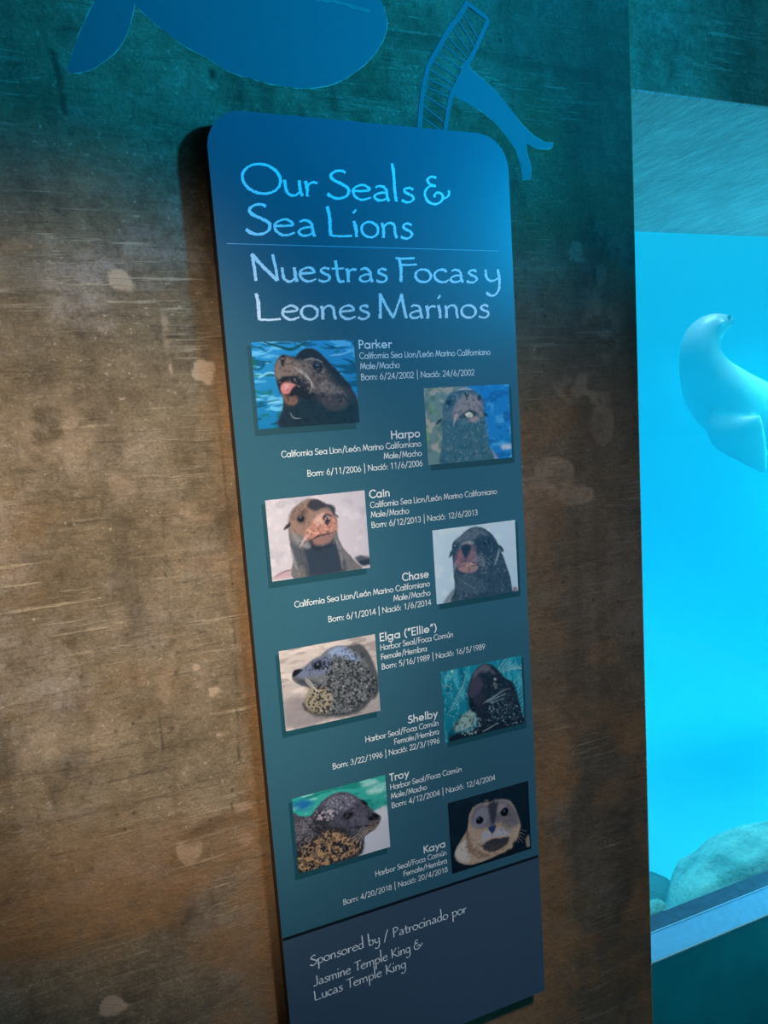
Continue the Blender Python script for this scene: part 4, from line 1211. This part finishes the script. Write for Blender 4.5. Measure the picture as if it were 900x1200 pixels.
  ('s',(70,62,60),50,0.5,1.2,0.6,3,[710,386,1007,409,1061,624,905,720,740,612]),
  ('t',(110,86,66),3,3,0.56,0.68,0.6,4,[115,647,286,521,419,717,898,858,593,967,261,945]),
  ('t',(215,200,185),2.2,2.2,0.62,0.72,0.5,5,[67,769,246,510,464,651,552,955,239,959]),
 ],
]
def lin(c):
    return np.array(srgb(*c))
def pairs(q):
    return [(q[k] / 10, q[k + 1] / 10) for k in range(0, len(q), 2)]
def paint(ops, w, h, step, gain):
    nx, ny = int(w / step) + 1, int(h / step) + 1
    X, Y = np.meshgrid(np.linspace(0, w, nx), np.linspace(0, h, ny))
    img = np.zeros((ny, nx, 3))
    gain = np.array(gain)
    def put(c, a):
        col = np.clip(lin(c) * gain, 0, .95)
        img[:] = img * (1 - a[..., None]) + col * a[..., None]
    def mask(pts, soft):
        if not pts: return np.ones(X.shape)
        poly = catmull(pairs(pts), 4, True)
        return sstep(soft, -soft, poly_sd(X, Y, poly))
    for op in ops:
        k = op[0]
        if k == 'g':
            t = (Y / h)[..., None]
            img[:] = np.clip(lin(op[1]) * gain, 0, .95) * (1 - t) + np.clip(lin(op[2]) * gain, 0, .95) * t
        elif k == 'b':
            wob = (vnoise(X / 3, Y / 3, len(op[4]), 3) - .5) * op[2]
            poly = catmull(pairs(op[4]), 4, True)
            put(op[1], op[3] * sstep(op[2], -op[2], poly_sd(X, Y, poly) + wob))
        elif k == 'l':
            p = catmull(pairs(op[4]), 6, False)
            d = np.full(X.shape, 1e9); n = len(p) - 1
            for i in range(n):
                dd, t = seg_dist(X, Y, p[i], p[i + 1])
                s = (i + t) / n
                d = np.minimum(d, dd - op[2] / 2 * (1 - .65 * np.abs(2 * s - 1) ** 2))
            put(op[1], op[3] * sstep(.35, -.35, d))
        elif k == 't':
            n = vnoise(X / op[2] + op[7] * 5.1, Y / op[3] + op[7] * 3.7, op[7], 4)
            put(op[1], op[6] * sstep(op[4], op[5], n) * mask(op[8], 2.0))
        elif k in 'sr':
            ring = k == 'r'
            rng = np.random.RandomState(op[-2] + 50)
            q = pairs(op[-1]); xs = [a for a, _ in q]; ys = [b for _, b in q]
            m = mask(op[-1], 1.0)
            a = np.zeros(X.shape)
            for _ in range(op[2] * 2):
                cx, cy = rng.uniform(min(xs), max(xs)), rng.uniform(min(ys), max(ys))
                r, e, th = rng.uniform(op[3], op[4]), rng.uniform(.6, 1.0), rng.uniform(0, 3.14)
                ix = np.abs(X[0] - cx) < r * 2.2; iy = np.abs(Y[:, 0] - cy) < r * 2.2
                if not ix.any() or not iy.any(): continue
                sub = np.ix_(iy, ix)
                dx, dy = X[sub] - cx, Y[sub] - cy
                u, v = dx * math.cos(th) + dy * math.sin(th), (dy * math.cos(th) - dx * math.sin(th)) / e
                d = np.hypot(u, v) * (1 + .3 * (vnoise(X[sub], Y[sub], 9, 2) - .5)) - r
                if ring: d = np.abs(d) - op[5] / 2
                a[sub] = np.maximum(a[sub], sstep(.4, -.4, d))
            put(op[1], (op[6] if ring else op[5]) * a * m)
    g = 1 + .10 * (vnoise(X * 1.1, Y * 1.1, 77, 2) - .5)
    return np.clip(img * g[..., None], 0, .95), nx, ny
# one gain per picture puts back in colour the light the prints lack
GAIN = [(1.1, 1.1, 1.1), (1.5, 1.35, 1.3), (1, 1, 1), (1.5, 1.4, 1.35), (1, 1, 1), (1.3, 1.4, 1.3), (1.25, 1.25, 1.25), (1.25, 1.2, 1.15)]
for i in range(8):
    u0, v0, u1, v1 = photo_frame(i)
    rgb, nx, ny = paint(ART[i], u1 - u0, v1 - v0, .78, GAIN[i])
    add_photo(i, rgb, nx, ny)
# ------------------------------------------------------------------ the pool behind the pane
TX0, TX1, TY0, TY1, TZ0, TZ1 = -2.2, 7.5, YG + .04, 5.4, -2.3, 1.90
M_pool = plain('blue_painted_pool_wall', (.10, .50, .68), 0.8, var=.06, scale=2.0)
M_poolbasin = plain('blue_painted_pool_basin', (.11, .66, .68), 0.85, var=.05, scale=1.0)
RC = 2.0   # the floor sweeps up into the back wall in a wide cove
for nm, b in (('wall_pool_left', (TX0 - .2, TX0, TY0 - .01, TY1, TZ0, TZ1 + .2)),
              ('wall_pool_right', (TX1, TX1 + .2, TY0 - .01, TY1, TZ0, TZ1 + .2))):
    tag(bm_obj(nm, box_bm(*b), M_pool), kind='structure')
cove = [(TY0 - .01, TZ0)] + [(TY1 - RC + RC * math.sin(a), TZ0 + RC - RC * math.cos(a)) for a in np.linspace(0, math.pi / 2, 25)] + [(TY1, TZ1 + .2), (TY1 + .2, TZ1 + .2), (TY1 + .2, TZ0 - .15), (TY0 - .01, TZ0 - .15)]
pf = sweep_x('pool_basin', cove, TX0, TX1, M_poolbasin)  # pool floor and back wall swept as one piece
for p in pf.data.polygons: p.use_smooth = TY1 - RC < p.center.y < TY1 - .0005 and abs(p.normal.x) < .5 and p.normal.z > -.1
tag(pf, kind='structure')
# water
t = NT('pool_water')
t.t.nodes.remove(t.p)
ab = t.n('ShaderNodeVolumeAbsorption'); ab.inputs['Color'].default_value = (0.0, 0.73, 0.90, 1); ab.inputs['Density'].default_value = 0.55
sc_ = t.n('ShaderNodeVolumeScatter'); sc_.inputs['Color'].default_value = (0.03, 0.70, 0.90, 1); sc_.inputs['Density'].default_value = 0.24; sc_.inputs['Anisotropy'].default_value = 0.2
ad = t.n('ShaderNodeAddShader')
t.link(ab.outputs[0], ad.inputs[0]); t.link(sc_.outputs[0], ad.inputs[1])
t.link(ad.outputs[0], t.t.nodes['Material Output'].inputs['Volume'])
tr = t.n('ShaderNodeBsdfTransparent')
t.link(tr.outputs[0], t.t.nodes['Material Output'].inputs['Surface'])
water = bm_obj('pool_water', box_bm(TX0 + .002, TX1 - .002, YG + .032, TY1 + .004, TZ0 + .002, TZ1), t.m)
tag(water, 'clear cyan pool water filling the tank behind the viewing window', 'water', kind='stuff')

# boulders on the pool floor, just behind the pane
def rock_mat(name, k):
    t = NT(name)
    c = t.ramp(t.noise(7, 8, 0.7), [(0.35, (.10 * k, .34 * k, .32 * k)), (0.5, (.22 * k, .56 * k, .52 * k)), (0.68, (.36 * k, .76 * k, .68 * k))])
    c = t.mix(t.ramp(t.noise(24, 6, .7, dist=1.5), [(0.56, 0.0), (0.66, 0.55)]), c, (.06, .10, .09))
    t.set(**{'Base Color': c, 'Roughness': 0.9})
    t.bump(t.noise(16, 8, 0.7), 0.8, 0.03)
    return t.m
M_rock, M_rock2 = rock_mat('silt_covered_rock', 1.0), rock_mat('algae_dark_rock', .28)
def boulder(name, c, r, seed, label, group=None, mat=None):
    rnd = random.Random(seed)
    b = bmesh.new()
    bmesh.ops.create_icosphere(b, subdivisions=5, radius=1)
    offs = [(Vector((rnd.gauss(0, 1), rnd.gauss(0, 1), rnd.gauss(0, 1))).normalized(), rnd.uniform(.72, .98)) for _ in range(16)]
    for v in b.verts:
        d = v.co.normalized(); k = 1.0
        for n, h in offs:
            dt = d.dot(n)
            if dt > 0.2: k = min(k, h / dt) if h / dt < k else k
        k = 0.6 * k + 0.4
        from mathutils import noise as mn
        k += 0.05 * mn.noise(d * 2.2 + Vector((seed, 0, 0))) + 0.025 * mn.noise(d * 6 + Vector((0, seed, 0)))
        v.co = Vector((c[0] + d.x * k * r[0], c[1] + d.y * k * r[1], c[2] + d.z * k * r[2]))
    o = bm_obj(name, b, mat or M_rock, smooth=True)
    tag(o, label, 'rock', group)
    return o
boulder('boulder', (2.12, 1.80, -1.96), (.52, .26, .36), 3, 'pale silt-covered boulder behind the bottom right of the pane')
boulder('boulder', (1.80, 2.34, -2.34), (.40, .24, .36), 8, 'darker rounded boulder beside the pool wall edge, behind the pale ones', mat=M_rock2)
boulder('boulder', (1.40, 1.60, -1.96), (.13, .09, .46), 5, 'pale broken rock in the bottom left corner of the pane')
# ------------------------------------------------------------------ the sea lion under water
def lerp_rings(nodes, n):
    """nodes: (x, y, z, half-width, half-height); a smooth chain of n rings"""
    p = np.array(nodes, float)
    return catmull(p, n, closed=False)
def loft(bm, rings, seg=28, side=(0, 1, 0)):
    """rings of (x, y, z, ra, rb); ra along `side`, rb across it"""
    c = rings[:, :3]
    t = np.gradient(c, axis=0)
    t /= np.linalg.norm(t, axis=1)[:, None]
    side = np.array(side, float)
    loops = []
    for i in range(len(c)):
        s = side - t[i] * (side @ t[i]); s /= np.linalg.norm(s)
        u = np.cross(t[i], s)
        loops.append([bm.verts.new(c[i] + s * rings[i, 3] * math.cos(a) + u * rings[i, 4] * math.sin(a)) for a in np.linspace(0, 2 * math.pi, seg, endpoint=False)])
    for a, b in zip(loops[:-1], loops[1:]):
        for k in range(seg):
            bm.faces.new((a[k], a[(k + 1) % seg], b[(k + 1) % seg], b[k]))
    for l in (loops[0], loops[-1][::-1]):
        cen = bm.verts.new(sum((v.co for v in l), Vector()) / seg)
        for k in range(seg):
            bm.faces.new((l[(k + 1) % seg], l[k], cen))
YS = 3.2
bm = bmesh.new()
body = lerp_rings([(3.452, YS - .03, .470, .018, .018), (3.435, YS - .03, .474, .040, .036), (3.390, YS - .03, .470, .058, .050), (3.330, YS - .02, .450, .088, .080), (3.270, YS, .395, .105, .100),
                   (3.245, YS, .300, .115, .112), (3.275, YS, .200, .140, .140), (3.350, YS, .095, .180, .178), (3.480, YS, -.010, .210, .205), (3.680, YS + .02, -.085, .225, .205),
                   (3.93, YS + .05, -.145, .220, .195), (4.20, YS + .08, -.21, .185, .165), (4.46, YS + .10, -.27, .130, .125), (4.66, YS + .10, -.31, .075, .075), (4.76, YS + .10, -.33, .035, .03)], 5)
loft(bm, body)
# fore flippers: long tapering blades, the near one sweeping down and back
near = lerp_rings([(3.40, YS - .02, .05, .035, .06), (3.345, YS - .10, -.05, .040, .115), (3.32, YS - .165, -.13, .036, .160), (3.36, YS - .19, -.205, .032, .142), (3.42, YS - .20, -.285, .022, .100), (3.485, YS - .20, -.365, .014, .055), (3.53, YS - .20, -.415, .008, .020)], 5)
loft(bm, near, 20, (0.35, 1, .25))
far = lerp_rings([(3.62, YS + .16, -.12, .05, .10), (3.82, YS + .26, -.22, .034, .12), (4.06, YS + .35, -.30, .022, .10), (4.28, YS + .41, -.36, .013, .06), (4.40, YS + .44, -.39, .007, .02)], 5)
loft(bm, far, 20, (0.2, .6, .9))
# hind flippers trailing
for s in (-1, 1):
    h = lerp_rings([(4.68, YS + .10 + s * .03, -.315, .05, .03), (4.82, YS + .10 + s * .08, -.35, .075, .018), (4.98, YS + .10 + s * .13, -.40, .085, .012), (5.10, YS + .10 + s * .16, -.44, .05, .007)], 4)
    loft(bm, h, 16, (0, 1, 0))
# small ear flaps and brow
for s in (-1, 1):
    e = lerp_rings([(3.325, YS + s * .083 - .02, .475, .010, .012), (3.305, YS + s * .098 - .02, .462, .008, .010), (3.285, YS + s * .105 - .02, .445, .003, .004)], 3)
    loft(bm, e, 8, (1, 0, 0))
M_seal = NT('wet_sea_lion_coat')
fur = M_seal.ramp(M_seal.noise(5, 6, .6), [(.35, (.40, .43, .45)), (.65, (.52, .56, .58))])
M_seal.set(**{'Base Color': fur, 'Roughness': 0.38})
M_seal.bump(M_seal.noise(60, 4, .6), .15, .01)
seal = bm_obj('sea_lion', bm, M_seal.m, smooth=True)
tag(seal, 'pale sea lion swimming behind the window, head raised and back sunlit', 'sea lion')
rm = seal.modifiers.new('merge', 'REMESH'); rm.mode = 'VOXEL'; rm.voxel_size = 0.011; rm.use_smooth_shade = True
sm = seal.modifiers.new('soften', 'SMOOTH'); sm.iterations = 14; sm.factor = 0.5
M_eye = plain('dark_wet_eye', (.01, .012, .014), 0.1, var=.02)
for s in (-1, 1):
    b = bmesh.new()
    bmesh.ops.create_uvsphere(b, u_segments=16, v_segments=10, radius=.013)
    for v in b.verts: v.co += Vector((3.382, YS - .028 + s * .055, .492))
    o = bm_obj('eye', b, M_eye, seal, smooth=True)
b = bmesh.new()
bmesh.ops.create_uvsphere(b, u_segments=16, v_segments=10, radius=.016)
for v in b.verts: v.co = Vector((v.co.x * .7 + 3.449, v.co.y * 1.1 + YS - .03, v.co.z * .9 + .480))
bm_obj('nose', b, M_eye, seal, smooth=True)
# ------------------------------------------------------------------ blue silhouettes on the concrete above the sign
M_decal = plain('blue_silhouette_film', (.006, .118, .150), 0.6, var=.04, scale=80)
M_decal2 = plain('pale_blue_film', (.03, .18, .19), 0.6, var=.08, scale=80)
M_halo = plain('pale_film_rim', (.22, .32, .26), 0.7, var=.25, scale=150)
def rim(outline, w, closed=True):
    """a thin uneven ring just outside an outline, the glue line of the film"""
    p = np.array(outline, float)
    return p
def ribbon_xz(bm, pts, w, y, rough=0.0, seed=0):
    rnd = np.random.RandomState(seed)
    p = np.array(pts, float)
    t = np.gradient(p, axis=0); t /= np.maximum(np.hypot(t[:, 0], t[:, 1]), 1e-9)[:, None]
    nr = np.stack([-t[:, 1], t[:, 0]], 1)
    vs = []
    for i in range(len(p)):
        k = w / 2 * (1 + rough * rnd.randn())
        a, c = p[i] + nr[i] * k, p[i] - nr[i] * k
        vs.append((bm.verts.new((a[0], y, a[1])), bm.verts.new((c[0], y, c[1]))))
    for a, b in zip(vs[:-1], vs[1:]):
        f = bm.faces.new((a[0], a[1], b[1], b[0]))
def poly_xz(bm, pts, y):
    f = bm.faces.new([bm.verts.new((x, y, z)) for x, z in pts])
    f.normal_update()
    if f.normal.y > 0: f.normal_flip()
YD = YW - .0005
whale = bpy.data.objects.new('animal_silhouette', None)
COL.objects.link(whale)
whale.location = (.20, YW, .45)
tag(whale, 'large blue animal silhouette with a flipper, above the top left of the sign', 'wall decal')
def as_part(name, bm, mat, parent, label=None):
    bmesh.ops.triangulate(bm, faces=[f for f in bm.faces if len(f.verts) > 4])
    o = bm_obj(name, bm, mat, parent)
    for v in o.data.vertices: v.co -= parent.location
    if label: o['label'] = label
    return o
flip = [(.0264, .4603), (.0116, .434), (-.0016, .4061), (-.0074, .3893), (.0004, .388), (.0173, .3939), (.0375, .4095), (.0491, .4226), (.0554, .4335), (.0613, .4486), (.0662, .4636)]
belly = [(.0662, .4636), (.0719, .4584), (.0798, .451), (.0945, .4403), (.1143, .4279), (.1359, .4188), (.1588, .4071), (.1838, .4016), (.2097, .3982), (.2364, .3969), (.2556, .3988), (.2812, .4054), (.3079, .4196), (.3357, .4431), (.3522, .4668), (.3563, .4826), (.3531, .5)]
lower = list(catmull(flip, 4, False)) + list(catmull(belly, 4, False))[1:]
upper = [(.335, .545), (.29, .60), (.22, .635), (.14, .63), (.085, .60), (.050, .555), (.035, .50)]
b = bmesh.new(); poly_xz(b, lower + upper, YD)
as_part('body_shape', b, M_decal, whale)
b = bmesh.new(); ribbon_xz(b, catmull([(.2685, .4959), (.2945, .4967), (.3155, .494), (.3347, .4918)], 6, False), .0042, YD - .0003, .25, 2)
as_part('mouth_line', b, M_decal2, whale, 'pale stroke across the blue shape')
b = bmesh.new(); ribbon_xz(b, lower, .0016, YD + .0002, .5, 5)
as_part('outline', b, M_halo, whale, 'thin pale rim round the blue shape')

net = bpy.data.objects.new('animal_silhouette', None)
COL.objects.link(net)
net.location = (.49, YW, .42)
tag(net, 'small blue fish-tailed silhouette with a ladder-like grid, above the right of the sign', 'wall decal')
fish = [(.4625, .4518), (.4684, .4413), (.4845, .4318), (.5055, .4174), (.5248, .3983), (.5408, .381), (.558, .3682), (.5756, .3623), (.5877, .3618), (.5876, .3585), (.5806, .3543), (.5631, .353), (.5458, .3589), (.5453, .3481), (.5513, .3293), (.5505, .3137), (.5372, .3118), (.5368, .3284), (.5292, .3493), (.5171, .365), (.5009, .3801), (.4823, .3925), (.4608, .4008), (.4448, .406), (.4402, .4157), (.449, .4281), (.455, .4419)]
b = bmesh.new(); poly_xz(b, fish, YD)
as_part('fish_shape', b, M_decal, net)
b = bmesh.new(); ribbon_xz(b, fish + fish[:1], .0013, YD + .0002, .5, 6)
as_part('outline', b, M_halo, net, 'thin pale rim round the blue shape')
lrail = [(.4681, .5216), (.4565, .5043), (.4392, .4845), (.4246, .4629), (.4099, .4414), (.4024, .4207), (.3971, .4003), (.3925, .3735), (.390, .355)]
top = [(.466, .520), (.4966, .5044)]
r1 = [(.4966, .5044), (.4842, .4816), (.4706, .4582), (.4606, .4447)]
r2 = [(.4606, .4447), (.4458, .4207), (.4368, .4041), (.4275, .3673), (.4255, .35)]
for nm, pts, w, lift in (('rail', lrail, .0062, .00010), ('rail', r1 + r2[1:], .0058, .00016), ('cross_bar', top, .0050, .00022)):
    b = bmesh.new(); ribbon_xz(b, catmull(pts, 5, False) if len(pts) > 2 else pts, w, YD - lift)
    as_part(nm, b, M_decal, net)
Lc = catmull(lrail, 12, False); Rc = catmull(r1 + r2[1:], 12, False)
for k in range(13):
    fl = .10 + k * .062
    a = Lc[int(fl * (len(Lc) - 1))]
    c = Rc[min(len(Rc) - 1, int((fl * .98 + .07) * (len(Rc) - 1)))]
    b = bmesh.new(); ribbon_xz(b, [a, c], .0017, YD)
    as_part('rung', b, M_decal, net)
